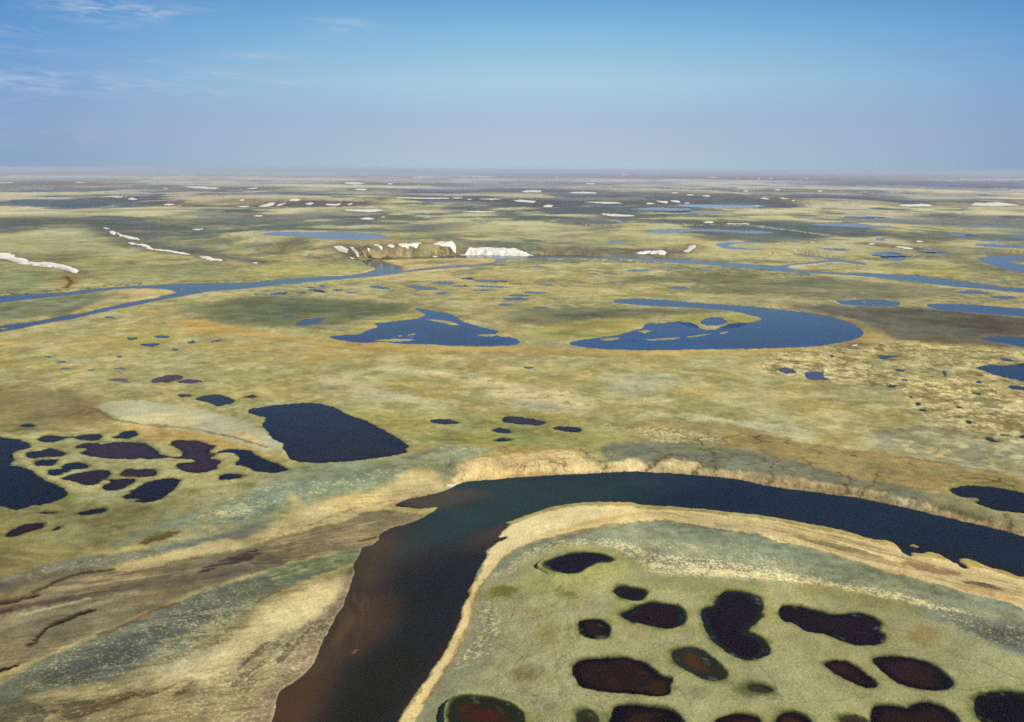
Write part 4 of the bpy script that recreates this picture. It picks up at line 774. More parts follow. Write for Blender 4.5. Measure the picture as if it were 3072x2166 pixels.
# gullies cut through the bank
for q, wd in [('T7: 940,895 915,850 890,815 800,775 740,740 670,700', 1.6), ('T7: 890,815 950,790 995,745', 1.3), ('T7: 1275,885 1275,845 1340,810 1410,770 1430,752 1560,748', 2.0), ('T7: 1275,845 1220,800', 1.1),
              ('T7: 1430,752 1330,740 1290,700', 1.1), ('T7: 1360,880 1370,850', 1.6), ('T7: 1680,895 1700,860 1725,835 1690,790 1675,770', 2.0), ('T7: 1830,920 1840,860 1850,780', 1.2), ('T7: 30,830 200,845 320,850', .8), ('T7: 420,800 550,835 555,790', .8),
              ('T8: 110,960 125,900 120,840 190,800', 1.4), ('T8: 340,1000 350,950', 1.5), ('T8: 735,1060 770,1010 805,980 740,940 685,905', 2.4), ('T8: 900,1090 920,1050 1000,980 1060,900', 1.5), ('T8: 1100,1110 1110,1070', 1.6),
              ('T8: 1350,1185 1360,1130', 1.5), ('T8: 1580,1225 1600,1185', 1.6), ('T8: 1980,1335 2000,1280', 1.7), ('T8: 2170,1370 2180,1310 2140,1270', 2.0)]:
    small = q.count(',') <= 2
    line(q, wd * 1.5, (134, 122, 94), .25)
    line(q, wd * .40, (92, 76, 60), .35 if small else .75, warp=4)
line('T6: 1850,985 1930,970 2000,962', 1.2, (236, 236, 238), .95)
line('T6: 2235,935 2288,930 T7: 60,925 120,922', 1.1, (236, 236, 238), .95)

# ---- land inside the near bend
paint('T3: -300,250 200,150 600,90 1000,120 1300,300 2288,400 T4: 400,440 900,520 1400,640 1700,800 2290,1040 2900,1300 3300,2400 0,2600 T2: 900,2200 1200,1700 1450,1260 1700,860 1820,500', (168, 166, 124), .95, 16, rough=.5)
paint('T2: 1830,300 1800,480 1780,600 1720,800 1640,950 1560,1080 1480,1200 1380,1350 1260,1600 1500,1700 1700,1200 1900,1100 2000,900 2000,600 1900,480', (140, 142, 116), .85, 30)
paint('T7: 60,1570 200,1490 500,1430 900,1380 1050,1335 1300,1295 1500,1292 1750,1340 2290,1440 T4: 400,90 800,200 1300,330 1800,480 2290,600 2900,800 2900,1300 2290,1080 1900,900 1500,740 1250,590 900,520 500,440 0,420 T3: 1900,385 1400,330 1180,220 900,100 500,70 200,160 0,330 T2: 1900,330 1960,230', (142, 148, 122), .92, 18)
paint('T7: 1300,1320 1700,1350 2290,1450 T4: 800,240 1500,400 2290,620 2290,680 1500,480 900,330 0,190 T3: 2000,90 1400,40', (128, 142, 118), .6, 30)
paint('T4: 1500,640 1800,700 2290,800 2900,1000 2900,1240 2290,1040 1900,880', (110, 112, 106), .8, 20)
paint('T3: 1200,150 1700,200 2290,300 2290,360 1700,300 1300,260', (124, 126, 116), .7, 20)
paint('T3: 60,330 200,160 500,80 900,70 1300,60 2000,60 T4: 0,150 700,330 1400,500 2290,720 2290,1000 1500,700 700,450 0,380 T3: 1900,380 1300,320 1100,200 800,90 500,90', (204, 190, 138), .8, 20, mode='speck', lam=0.80, th=.36)
paint('T3: 120,190 200,110 380,70 600,30 950,40 1150,110 1300,180 1700,200 2290,290 T4: 300,350 600,400 1000,470 1400,560 1850,680 1900,720 1600,680 1300,600 1000,530 700,480 400,425 0,420 T3: 2100,400 1700,375 1450,360 1250,330 1180,200 850,90 500,95 250,150', (224, 212, 160), .9, 10, mode='speck', lam=0.76, th=.08)
paint('T4: 30,330 400,380 800,460 1200,510 1500,600 1850,680 1500,640 1200,570 800,490 400,425 0,395 T3: 1900,350 1500,330 1700,300', (232, 214, 158), .9, 8, mode='speck', lam=0.92, th=-.18)
paint('T4: 1500,660 1900,740 2290,820 2600,900 2600,1100 2100,960 1700,850', (206, 192, 142), .85, 14, mode='speck', lam=0.84, th=.14)
paint('T2: 1780,540 2000,540 2000,700 1980,900 1900,1010 1700,1100 1560,1110 1760,900 1830,700', (218, 204, 150), .85, 12, mode='speck', lam=0.97, th=.12)
paint('T2: 1900,330 2060,250 2288,100 2288,180 2100,300 1950,340', (214, 200, 148), .85, 10, mode='speck', lam=0.92, th=.02)
paint('T3: 250,250 450,150 900,130 1150,200 1200,330 900,420 600,560 300,480 100,420', (164, 164, 102), .75, 30)
paint('T3: 1200,380 1700,370 2290,420 2290,520 1700,500 1250,470', (140, 144, 96), .7, 20)
paint('T4: 300,430 700,470 1100,560 1500,660 1200,680 700,560 350,540', (140, 138, 84), .65, 24)
# soft dry hollows
for (t, x, y, rx, ry, c, o, sf) in [('T2', 2025, 450, 130, 48, (76, 106, 48), .92, 12), ('T2', 2025, 450, 165, 66, (150, 140, 74), .5, 16), ('T3', 590, 522, 78, 34, (122, 148, 84), .85, 12), ('T3', 600, 522, 45, 20, (74, 104, 70), .8, 8),
                                    ('T3', 600, 522, 125, 54, (164, 140, 88), .4, 12), ('T3', 265, 640, 90, 30, (160, 130, 88), .6, 14), ('T3', 405, 840, 105, 85, (160, 150, 88), .6, 18), ('T3', 245, 1190, 150, 85, (132, 122, 92), .6, 20),
                                    ('T3', 250, 1200, 85, 50, (152, 144, 94), .6, 12), ('T4', 1410, 880, 150, 90, (156, 134, 84), .7, 24), ('T3', 1170, 885, 90, 50, (176, 156, 106), .5, 16), ('T3', 1700, 1380, 110, 60, (138, 130, 104), .5, 18),
                                    ('T3', 2165, 1340, 160, 72, (110, 104, 82), .75, 18), ('T3', 2175, 1338, 110, 48, (70, 76, 58), .8, 14), ('T3', 440, 1460, 90, 50, (142, 132, 112), .4, 18), ('T3', 370, 990, 70, 35, (160, 136, 100), .4, 16),
                                    ('T4', 850, 740, 90, 40, (150, 152, 96), .3, 16), ('T4', 320, 880, 80, 30, (170, 146, 104), .4, 14), ('T2', 2200, 1200, 60, 50, (140, 120, 84), .4, 18)]:
    paint(E(t, x, y, rx, ry), c, o, sf)
# inner beach
paint('T7: -20,1480 30,1340 150,1295 250,1255 350,1220 450,1190 600,1165 750,1152 950,1150 1150,1155 1200,1180 1500,1192 1700,1208 1900,1232 2208,1262 T8: 200,1292 400,1330 600,1368 860,1430 T4: 1040,50 1170,70 1300,140 1560,170 1700,215 1900,240 2290,360 2900,560 2900,900 2290,610 1900,510 1500,410 1000,260 700,170 400,90 0,20 T7: 2290,1430 1800,1360 1500,1285 1300,1290 1050,1330 800,1372 400,1435 200,1482 60,1565 T2: 2000,180 1880,330 1850,380 1790,470 1780,560 1760,680 1720,760 1680,860 1620,960 1560,1060 1500,1170 1420,1270 1350,1390 1290,1500 1230,1619 1150,1800 1000,2300 600,2300 1000,1700 1180,1500 1300,1320 1400,1170 1550,940 1660,700 1665,640 1720,490 1775,420 1860,230 1870,150 1970,0', (238, 214, 152), .96, 4, rough=.35)
paint('T7: 1190,1190 2208,1268 T8: 860,1440 T4: 1100,60 1500,180 1900,260 2290,370 2900,560 2900,900 2290,610 1900,510 1500,410 1000,260 400,90 T7: 2290,1430 1800,1360 1450,1285', (208, 188, 138), .75, 16)
paint('T7: 1190,1190 2208,1268 T8: 860,1440 T4: 1500,230 2290,400 2290,560 1500,390 800,200 T7: 2290,1430 1800,1350 1300,1280', (156, 136, 96), .7, 9, mode='streak', lam=1.6, ratio=14, th=.08)
paint('T4: 300,-20 700,70 1000,130 1150,185 900,150 600,90 350,30', (112, 108, 72), .7, 8)
paint('T4: 1240,180 1500,240 1800,310 1700,330 1400,290 1250,220', (134, 112, 84), .8, 8)
paint('T4: 1740,360 1900,370 2050,430 2150,468 1950,440 1800,400', (96, 82, 64), .85, 6)
paint('T4: 1700,395 2000,470 2290,540 2290,590 1900,500 1650,440', (190, 152, 100), .6, 10)
line('T4: 720,45 900,100 1160,180', 1.0, (240, 220, 164), .8)
paint('T7: 300,1420 600,1375 850,1340 900,1250 850,1300 500,1370 200,1450', (206, 172, 104), .5, 6)
paint('T7: 640,1340 900,1250 1200,1210 1250,1250 1000,1320 800,1360', (214, 186, 124), .6, 10, mode='streak', lam=1.5, ratio=12, th=-.1)
line('T2: 1840,400 1790,480 1740,720 1650,900 1560,1070 1440,1270 1340,1400', .7, (150, 118, 78), .55)

# old shore lines and runnels curving with the bend
for q in ['T3: 560,720 590,860 640,980 520,1080 500,1180 560,1300 600,1480 700,1600', 'T3: 500,1080 490,1200 540,1340 560,1500', 'T3: 860,1440 880,1520 900,1619', 'T3: 130,600 110,680', 'T3: 310,1410 310,1500 360,1580', 'T3: 1280,960 1400,950 1560,920 1680,880', 'T3: 1640,660 1650,760 1640,860',
          'T4: 60,560 70,640 90,700', 'T4: 680,1240 800,1330 900,1420', 'T4: 1120,1330 1180,1400 1260,1460', 'T4: 430,1030 560,1100', 'T4: 1000,600 1200,650 1300,640', 'T4: 0,1400 400,1430 800,1430', 'T4: 1700,1300 2000,1290 2290,1330', 'T3: 1530,1320 1600,1420 1640,1500', 'T3: 1700,1000 1830,1090 1880,1140',
          'T2: 1850,560 1830,680 1860,800 1990,860', 'T2: 2130,600 2110,700', 'T2: 1740,1130 1640,1260', 'T2: 1950,1130 2000,1200', 'T3: 0,1350 400,1380 900,1400 1500,1440']:
    line(q, .42, (104, 102, 78), .6, warp=4)
    line(q, 1.4, (180, 176, 138), .25, warp=4)
paint('T7: 40,1370 150,1300 350,1225 600,1172 900,1160 1150,1165 1190,1190 1050,1240 800,1290 500,1350 250,1420 60,1520 T2: 2000,150 1900,250 1880,180', (246, 226, 170), .8, 12, rough=.3)
paint('T1: -200,420 0,430 400,330 700,300 960,310 700,350 450,430 280,540 0,600 -200,610', (84, 76, 70), .6, 16, warp=3)
paint('T1: -200,760 0,700 250,640 500,600 700,575 400,600 100,650 -200,700', (92, 80, 72), .5, 10, warp=3)
paint('T1: -200,1500 100,1420 500,1400 900,1430 600,1520 200,1619 -200,1700', (78, 74, 62), .5, 26, warp=4)  # corner darkened: lens falloff put into the colour, over real dark tone
paint('U1: -200,760 300,740 700,700 1000,700 900,740 600,840 200,900 -200,950', (128, 136, 112), .5, 14)
# ---- frost cracks: polygon nets on the old ground
def cracks(poly, cell, wd, color, op, soft=20, seed=0):
    xy = on_land(P(poly))
    s, d = sdf(xy, 20, 1)
    sm = softm(soft, s)
    m = op * sstep(1, -1, d / sm)
    x = (X[s] + 3.5 * fbm(X[s] / 14, Y[s] / 14, 2, 301 + seed)) / cell; y = (Y[s] + 3.5 * fbm(X[s] / 14, Y[s] / 14, 2, 311 + seed)) / cell
    ix, iy = np.floor(x), np.floor(y)
    f1 = np.full(x.shape, 9.0); f2 = np.full(x.shape, 9.0)
    for a in (-1, 0, 1):
        for b in (-1, 0, 1):
            px = ix + a + _hash(ix + a, iy + b, 7 + seed); py = iy + b + _hash(ix + a, iy + b, 19 + seed)
            q = np.hypot(px - x, py - y)
            f2 = np.minimum(f2, np.maximum(q, f1)); f1 = np.minimum(f1, q)
    e = (f2 - f1) * cell
    gate = sstep(-.15, .25, fbm(X[s] / 25, Y[s] / 25, 2, 321 + seed))
    w = m * gate * np.clip(1 - e / (2 * np.maximum(wd, .35 * DR[s])), 0, 1) * np.clip(wd / (.3 * DR[s] + 1e-6), .3, 1)
    C[s] = C[s] * (1 - w[..., None]) + L(color) * w[..., None]
cracks('T8: 0,560 700,700 1300,790 2290,980 2290,1280 1500,1100 800,960 0,880 T7: 2100,850 1600,700 1700,560', 15, .8, (84, 78, 54), .9)
cracks('T3: 0,500 600,420 1300,560 1700,700 2290,500 T4: 600,560 1500,760 2290,1100 2290,1800 T3: 0,1800', 21, .34, (98, 95, 70), .7, seed=3)
cracks('T5: 150,520 1100,500 1900,600 2500,950 2000,1180 1000,1300 200,1260 0,1240', 13, .5, (96, 86, 56), .5, seed=5)
cracks('U4: 0,1215 1000,1100 2290,1180 T8: 2290,700 1300,450 1100,200 0,60', 26, 1.2, (112, 98, 62), .7, seed=8)
cracks('T5: -100,0 1500,0 2400,200 1500,260 200,200', 34, 1.6, (196, 186, 112), .6, seed=11)
cracks('U1: 0,1030 1500,1000 2300,1150 2300,1430 0,1430', 60, 2.6, (196, 190, 118), .75, seed=13)

# ---- wet, sedgy rims of the ponds
for w in W:
    if w['ring'] <= 0: continue
    s = w['s']; d = w['d']; k = w['ring']
    near_ = w['rmean'] < 700
    if near_:
        n = np.clip(1 + 0.9 * fbm(X[s] / 5, Y[s] / 5, 3, 401), .55, 2)
        g = w['green']
        f = sstep(6.5, 0.5, d / n) * .55 * min(1, .35 + g) * (d > -3)
        C[s] = C[s] * (1 - f[..., None]) + L((152, 156, 86)) * f[..., None]
        f = sstep(2.6 * k, 0.0, d / n) * (.5 + .35 * min(g, 1))
        C[s] = C[s] * (1 - f[..., None]) + L((70, 78, 50)) * f[..., None]
        f = sstep(1.1 * k, -.1, d / n) * (.85 if w['rmean'] < 420 else .4)
        C[s] = C[s] * (1 - f[..., None]) + L((26, 26, 22)) * f[..., None]
    else:
        q = d / (DR[s] + 1.5)
        f = sstep(2.4, 0.2, q) * .5 * min(1, k + w['green'])
        C[s] = C[s] * (1 - f[..., None]) + L((150, 160, 92) if w['green'] or w['rmean'] > 1100 else (150, 140, 84)) * f[..., None]
    f = (d < 0) * .95
    C[s] = C[s] * (1 - f[..., None]) + L(w['rim'] or w['c']) * f[..., None]
for rv in RIVERS:
    s, d = rv['s'], rv['d']
    k = np.maximum(1.0, DR[s])
    f = sstep(1.2 * k, 0, d) * .45
    C[s] = C[s] * (1 - f[..., None]) + L((142, 120, 88)) * f[..., None]
    f = (d < 0) * .9
    C[s] = C[s] * (1 - f[..., None]) + L((70, 62, 48)) * f[..., None]

# ---- snow
SN = []
def snow(label, polys, group=None, th=1.3, cat='snow patch', c=(246, 241, 232), warp=1.0):
    SN.append(dict(label=label, px=polys if isinstance(polys, list) else [polys], group=group, th=th, c=c, cat=cat, warp=warp))
snow('long ragged white snow bank running in from the left edge to a brown gully', 'U1: -300,330 -30,340 60,342 130,360 120,378 180,388 240,400 255,418 350,430 440,430 550,448 620,465 685,495 655,515 600,500 480,468 350,455 250,440 160,430 90,405 40,390 -30,385 -300,380', th=2.2)
GS = 'snow remnants along the diagonal gully'
snow('small bluish snow remnant at the upper end of the diagonal gully', 'U1: 888,122 920,120 948,135 922,143', GS, c=(190, 214, 228))
snow('stubby snow clump near the top of the diagonal gully', 'U1: 945,150 975,148 1000,168 985,188 950,166', GS)
snow('curved snow strip below the top of the diagonal gully', 'U1: 1000,160 1060,188 1130,200 1180,208 1205,230 1100,216 1030,192', GS)
snow('ragged snow strip in mid gully left of a dark cut', 'U1: 1098,248 1140,247 1185,262 1240,262 1290,282 1310,302 1330,305 1328,318 1290,312 1260,295 1220,277 1180,270 1130,268', GS)
snow('long thin snow thread following the gully downhill', 'U1: 1330,306 1400,310 1500,322 1600,342 1645,358 1560,352 1430,327 1330,317', GS, th=1.0)
snow('grey white snow remnant low in the gully', 'U1: 1712,365 1780,370 1840,387 1918,400 1900,409 1800,404 1750,392', GS)
snow('tiny snow scrap right of the gully foot', 'U1: 2168,426 2230,424 2200,434', GS)
snow('small snow dash above the diagonal gully on dark heath', 'U1: 1645,133 1760,132 1705,142')
CS = 'snow patches on the bluff above the river'
snow('leftmost snow patch of the bluff, pointed to the left', 'U2: 692,318 760,306 815,318 812,345 740,332', CS, th=.35, warp=.35)
snow('slanting snow streak down the left gully of the bluff', 'U2: 830,303 862,303 890,330 912,365 895,372 872,345', CS, th=.35, warp=.35)
snow('small snow scrap at the left foot of the bluff', 'U2: 826,370 850,378 872,396 845,390', CS, th=.35, warp=.35)
snow('small snow spot among the dark streaks of the bluff', 'U2: 980,298 1006,308 1002,326 984,320', CS, th=.35, warp=.35)
snow('snow patch on the brow right of the dark streaks', 'U2: 1033,266 1070,260 1092,280 1112,292 1106,320 1088,305 1080,288 1048,284', CS, th=.35, warp=.35)
snow('lens of snow in the middle of the tan bluff face', 'U2: 1153,282 1180,263 1218,280 1190,300', CS, th=.35, warp=.35)
snow('broad two pointed snow field below the bluff top', 'U2: 1245,258 1320,253 1325,262 1380,250 1458,248 1410,292 1370,292 1340,280 1333,298 1290,296 1255,280', CS, th=.35, warp=.35)
snow('ragged white snow field at the right brow of the bluff', 'U2: 1545,265 1600,238 1650,246 1705,238 1735,262 1740,285 1690,270 1620,280', CS, th=.35, warp=.35)
snow('thin slanting snow scrap on the dark right part of the bluff', 'U2: 1675,338 1715,308 1705,335', CS, th=.35, warp=.35)
snow('small snow dash at the foot of the bluff by the water', 'U2: 1535,354 1590,350 1572,369', CS, th=.35, warp=.35)
snow('largest bright snow bank, long and flat along the far river shore', 'U2: 1750,318 1850,308 1870,290 1920,296 2000,292 2080,300 2150,297 2296,312 U3: 120,318 230,330 325,352 180,360 0,358 U2: 2150,352 1950,340 1820,334', th=1.2)
snow('white snow bank right of the largest bank, above the river', 'U3: 1160,341 1230,324 1400,316 1438,338 1420,356 1300,349 1200,349')
snow('curved white snow patch on the side of the small sandy hillock', 'U3: 1572,326 1610,308 1630,280 1655,273 1697,273 1680,292 1645,320 1600,334')
snow('snow bump at the left end of a snow line behind the long faint lake', 'U3: 1748,82 1765,70 1815,68 1845,82')
snow('thin straight snow line behind the long faint lake', 'U3: 1920,93 1960,87 2150,87 2150,95')
snow('small snow strip just above the left dark heath patch', 'U2: 918,46 980,38 1048,38 1022,53 950,53')
snow('tiny snow scrap right of a small snow strip on brown ground', 'U2: 1093,30 1145,27 1112,37')
snow('small snow piece on the dark river cut of the right plain', 'U4: 948,266 985,257 1025,264 990,272')
snow('thin slanting snow streak along the dark river cut of the right plain', 'U4: 1183,288 1260,284 1345,302 1320,308 1260,300')
snow('small pale snow scrap above the dark river cut', 'U4: 1368,242 1400,234 1442,242 1400,248')
snow('small snow dash on the far shore of the blue lake at the right edge', 'U4: 2108,356 2150,350 2192,356 2150,361')
snow('white snow strip at the right edge on the far lake shore', 'U4: 2212,352 2260,344 2500,342 2500,354 2250,357')
snow('short pale snow line at the rim of the crescent lake', 'U4: 790,1142 840,1130 882,1128 850,1140', th=.8)
far_snow = {
 'the left hills near the horizon': ['W1: 850,372 980,369 1105,373 1000,381', 'W1: 1093,392 1140,380 1192,395 1140,403', 'W1: 1590,290 1620,284 1740,284 1780,292 1885,299 1850,309 1700,300', 'W1: 1393,303 1440,300 1445,308', 'W1: 2108,304 2170,296 2225,292 2180,306',
   'W1: 2053,313 2092,311 2080,318', 'W1: 2048,403 2080,397 2112,402 2080,412', 'W1: 2046,456 2100,451 2155,457 2100,463', 'W1: 1400,440 1450,433 1510,436 1460,448', 'W1: -60,252 120,248 110,254 -60,257', 'W1: 628,253 690,248 748,251 690,257', 'W1: 833,279 850,274 867,279', 'W1: 1513,188 1600,184 1692,188 1600,193', 'W1: 2180,538 2230,531 2275,538 2230,545', 'W1: 365,277 400,275 395,281', 'W1: 1530,448 1560,444 1555,452'],
 'the hills behind the bluff': ['W2: 35,458 100,440 140,428 192,424 170,446 110,460', 'W2: 198,446 240,430 282,424 250,442 215,454', 'W2: 290,402 350,392 422,392 375,411', 'W2: 442,434 490,422 527,425 490,444', 'W2: 622,440 640,433 700,436 762,426 735,446 650,448', 'W2: 805,445 830,432 862,428 840,440',
   'W2: 775,487 840,480 940,487 1060,482 1130,494 1000,504 880,499', 'W2: 1785,499 1900,496 2145,499 1950,507', 'W2: 1180,384 1300,380 1680,381 1690,390 1400,389', 'W2: 1838,396 1860,389 1888,395 1860,401', 'W2: 1935,393 2050,389 2155,393 2050,401', 'W2: 2240,405 2296,398 2350,405 2296,413'],
 'the middle horizon': ['W2: 778,252 850,245 965,261 880,267 800,262', 'W2: 846,308 920,304 1008,309 930,319', 'W2: 1148,263 1180,256 1212,264 1180,270', 'W2: 1000,206 1400,203 2105,196 2000,204 1400,209', 'W2: 1405,274 1425,268 1445,274', 'W2: 0,298 40,293 35,301', 'W2: 1690,384 1750,379 1810,383 1750,389'],
 'the right hills near the horizon': ['W3: 188,325 260,317 355,319 350,334 220,336', 'W3: 580,340 640,329 830,334 830,345 650,345', 'W3: 112,402 200,402 312,410 290,426 150,416', 'W3: 372,452 410,443 458,446 440,462 385,461', 'W3: 715,417 850,418 1000,421 1060,432 880,432', 'W3: 1248,430 1290,424 1345,430 1290,436',
   'W3: 1340,408 1400,412 1445,410 1440,432 1385,425', 'W3: 1460,407 1510,402 1555,414 1550,425 1500,420', 'W3: 1578,426 1610,421 1650,428 1610,434', 'W3: 730,260 780,255 833,261 780,267', 'W3: 862,515 930,520 1160,533 1150,543 950,542', 'W3: 1585,357 1630,352 1672,358 1630,364', 'W3: 1470,340 1510,335 1550,341 1510,346', 'W3: 1735,365 1780,359 1830,367 1780,372'],
 'the far right hills': ['W4: 1222,447 1240,437 1300,440 1400,432 1490,440 1500,454 1300,455', 'W4: 1843,444 1870,425 1950,430 2050,420 2200,434 2255,446 2100,450 1950,449', 'W4: -60,450 0,444 90,448 0,457', 'W4: 20,388 60,378 110,390 90,398', 'W4: 185,386 230,381 275,390 230,396', 'W4: 282,402 305,398 328,404 305,411', 'W4: 143,314 175,308 208,314 175,320', 'W4: 508,325 540,317 575,328 540,331'],
 'the horizon itself, a bright fleck': [(t, x, y, a, b) for (t, x, y, a, b) in [('W3', 1075, 180, 40, 6), ('W3', 1010, 182, 18, 3), ('W3', 1220, 175, 18, 6), ('W3', 1280, 172, 30, 5), ('W3', 1355, 175, 32, 7), ('W3', 1440, 170, 24, 7), ('W3', 1485, 165, 20, 6), ('W3', 1560, 190, 14, 5), ('W3', 1610, 188, 14, 5),
   ('W3', 1830, 205, 50, 5), ('W3', 1920, 172, 26, 4), ('W3', 2060, 171, 44, 4), ('W3', 2225, 218, 14, 7), ('W3', 490, 208, 15, 5), ('W4', 250, 195, 26, 7), ('W4', 120, 216, 16, 6), ('W4', 425, 216, 10, 6), ('W4', 385, 222, 12, 5), ('W4', 1020, 187, 40, 3), ('W4', 2110, 199, 15, 5), ('W4', 2160, 202, 12, 4), ('W4', 1355, 194, 16, 4), ('W3', 2050, 218, 12, 5), ('W3', 945, 294, 16, 4), ('W3', 2120, 325, 24, 7)]],
}
FULL = []
for place, items in far_snow.items():
    polys = [P(q) if isinstance(q, str) else E(*q, n=10) for q in items]
    polys.sort(key=lambda q: q[:, 0].mean())
    for k, q in enumerate(polys):
        if 'itself' in place: lab = ordinal(k, len(polys)) + ' of the bright snow flecks on the horizon'; g = 'snow flecks along the horizon'
        else: lab = ordinal(k, len(polys)) + ' of the small snow patches on ' + place; g = 'snow patches on ' + place
        snow(lab, q, g, th=2.0, warp=.5)
for q in SN:
    q['xy'] = [on_land(P(p) if isinstance(p, str) else p) for p in q['px']]
    xy = q['xy'][0]
    rmax = np.hypot(xy[:, 0], xy[:, 1]).max(); drm = rmax ** 2 / (H * FPX / 3) * .6
    s = region(xy, 14 + 5 * drm)
    d = sdf_on(s, xy, q['warp'])
    q['s'], q['d'] = s, d
    # thaw-soaked ground round each drift
    k = DR[s] * 1.6 + 4
    f = sstep(2.0, 0.1, d / k) * .5
    C[s] = C[s] * (1 - f[..., None]) + L((104, 98, 92)) * f[..., None]
# ---------------------------------------------------------------- texture of the land, then albedo
ILLUM = np.array([1.15, 1.155, 1.26], np.float32)
HAZE = 6.4e-5
tex = 1 + ROUGH * (0.16 * n_mid + 0.26 * n_small + 0.34 * n_fine) + 0.08 * n_big
C *= tex[..., None]
C[..., 0] *= 1 + ROUGH * 0.10 * n_hue2
C[..., 2] *= 1 - ROUGH * 0.14 * n_hue2
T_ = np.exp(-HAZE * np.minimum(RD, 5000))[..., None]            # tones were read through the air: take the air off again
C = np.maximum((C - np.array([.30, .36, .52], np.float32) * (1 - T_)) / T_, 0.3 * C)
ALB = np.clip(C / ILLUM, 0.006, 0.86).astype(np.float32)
Z += (0.30 * n_small + 0.10 * n_fine).astype(np.float32) * np.clip(1 - RD / 2500, 0, 1) * np.where(Z > -0.25, 1, 0.25)
for w in RIVERS + W:                       # keep the shorelines where the outlines put them
    s, d = w['s'], w['d']
    Z[s] = np.where(d < w['w'], np.minimum(Z[s], w['z'] + w['bank'] * np.clip(d / w['w'], -1.6, 1)), Z[s])
    Z[s] = np.where((d >= w['w']) & (d < 3 * w['w']), np.maximum(Z[s], w['z'] + 0.12), Z[s])

def mesh_from(name, co, quads, colors=None, mat=None, smooth=True):
    me = bpy.data.meshes.new(name)
    me.vertices.add(len(co)); me.vertices.foreach_set('co', co.astype(np.float32).ravel())
    n = len(quads)
    me.loops.add(n * 4); me.loops.foreach_set('vertex_index', quads.astype(np.int32).ravel())
    me.polygons.add(n)
    me.polygons.foreach_set('loop_start', np.arange(0, 4 * n, 4, dtype=np.int32))
    me.polygons.foreach_set('loop_total', np.full(n, 4, np.int32))
    me.polygons.foreach_set('use_smooth', np.full(n, smooth, bool))
    if colors is not None:
        at = me.attributes.new('tint', 'FLOAT_COLOR', 'POINT')
        rgba = np.ones((len(co), 4), np.float32); rgba[:, :3] = colors
        at.data.foreach_set('color', rgba.ravel())
    me.update(calc_edges=True)
    if mat: me.materials.append(mat)
    o = bpy.data.objects.new(name, me)
    scene.collection.objects.link(o)
    return o

# ---------------------------------------------------------------- materials
def land_material():
    m = bpy.data.materials.new('tundra'); m.use_nodes = True
    t = m.node_tree; b = t.nodes['Principled BSDF']
    at = t.nodes.new('ShaderNodeAttribute'); at.attribute_name = 'tint'
    geo = t.nodes.new('ShaderNodeNewGeometry')
    def noise(scale, detail):
        n = t.nodes.new('ShaderNodeTexNoise'); n.inputs['Scale'].default_value = scale; n.inputs['Detail'].default_value = detail
        n.inputs['Roughness'].default_value = 0.65
        t.links.new(geo.outputs['Position'], n.inputs['Vector']); return n
    n1 = noise(0.8, 6); n2 = noise(3.2, 3)
    mr = t.nodes.new('ShaderNodeMapRange'); mr.inputs[1].default_value = 0.25; mr.inputs[2].default_value = 0.75; mr.inputs[3].default_value = 0.78; mr.inputs[4].default_value = 1.22
    t.links.new(n1.outputs[0], mr.inputs[0])
    mr2 = t.nodes.new('ShaderNodeMapRange'); mr2.inputs[1].default_value = 0.25; mr2.inputs[2].default_value = 0.75; mr2.inputs[3].default_value = 0.85; mr2.inputs[4].default_value = 1.15
    t.links.new(n2.outputs[0], mr2.inputs[0])
    mm = t.nodes.new('ShaderNodeMath'); mm.operation = 'MULTIPLY'; t.links.new(mr.outputs[0], mm.inputs[0]); t.links.new(mr2.outputs[0], mm.inputs[1])
    sc = t.nodes.new('ShaderNodeVectorMath'); sc.operation = 'SCALE'
    t.links.new(at.outputs['Color'], sc.inputs[0]); t.links.new(mm.outputs[0], sc.inputs[3])
    t.links.new(sc.outputs[0], b.inputs['Base Color'])
    b.inputs['Roughness'].default_value = 1.0
    b.inputs['Specular IOR Level'].default_value = 0.05
    bp = t.nodes.new('ShaderNodeBump'); bp.inputs['Strength'].default_value = 0.9; bp.inputs['Distance'].default_value = 0.45
    t.links.new(n1.outputs[0], bp.inputs['Height']); t.links.new(bp.outputs[0], b.inputs['Normal'])
    return m
def water_material():
    m = bpy.data.materials.new('water'); m.use_nodes = True
    t = m.node_tree; b = t.nodes['Principled BSDF']
    at = t.nodes.new('ShaderNodeAttribute'); at.attribute_name = 'tint'
    t.links.new(at.outputs['Color'], b.inputs['Base Color'])
    b.inputs['Roughness'].default_value = 0.12
    b.inputs['IOR'].default_value = 1.33
    b.inputs['Specular IOR Level'].default_value = 0.10
    geo = t.nodes.new('ShaderNodeNewGeometry')
    n = t.nodes.new('ShaderNodeTexNoise'); n.inputs['Scale'].default_value = 0.5; n.inputs['Detail'].default_value = 4
    t.links.new(geo.outputs['Position'], n.inputs['Vector'])
    bp = t.nodes.new('ShaderNodeBump'); bp.inputs['Strength'].default_value = 0.3; bp.inputs['Distance'].default_value = 0.1
    t.links.new(n.outputs[0], bp.inputs['Height']); t.links.new(bp.outputs[0], b.inputs['Normal'])
    return m
def snow_material():
    m = bpy.data.materials.new('old_snow'); m.use_nodes = True
    t = m.node_tree; b = t.nodes['Principled BSDF']
    at = t.nodes.new('ShaderNodeAttribute'); at.attribute_name = 'tint'
    t.links.new(at.outputs['Color'], b.inputs['Base Color'])
    b.inputs['Roughness'].default_value = 0.9
    b.inputs['Specular IOR Level'].default_value = 0.2
    return m
LAND, WATER, SNOW = land_material(), water_material(), snow_material()

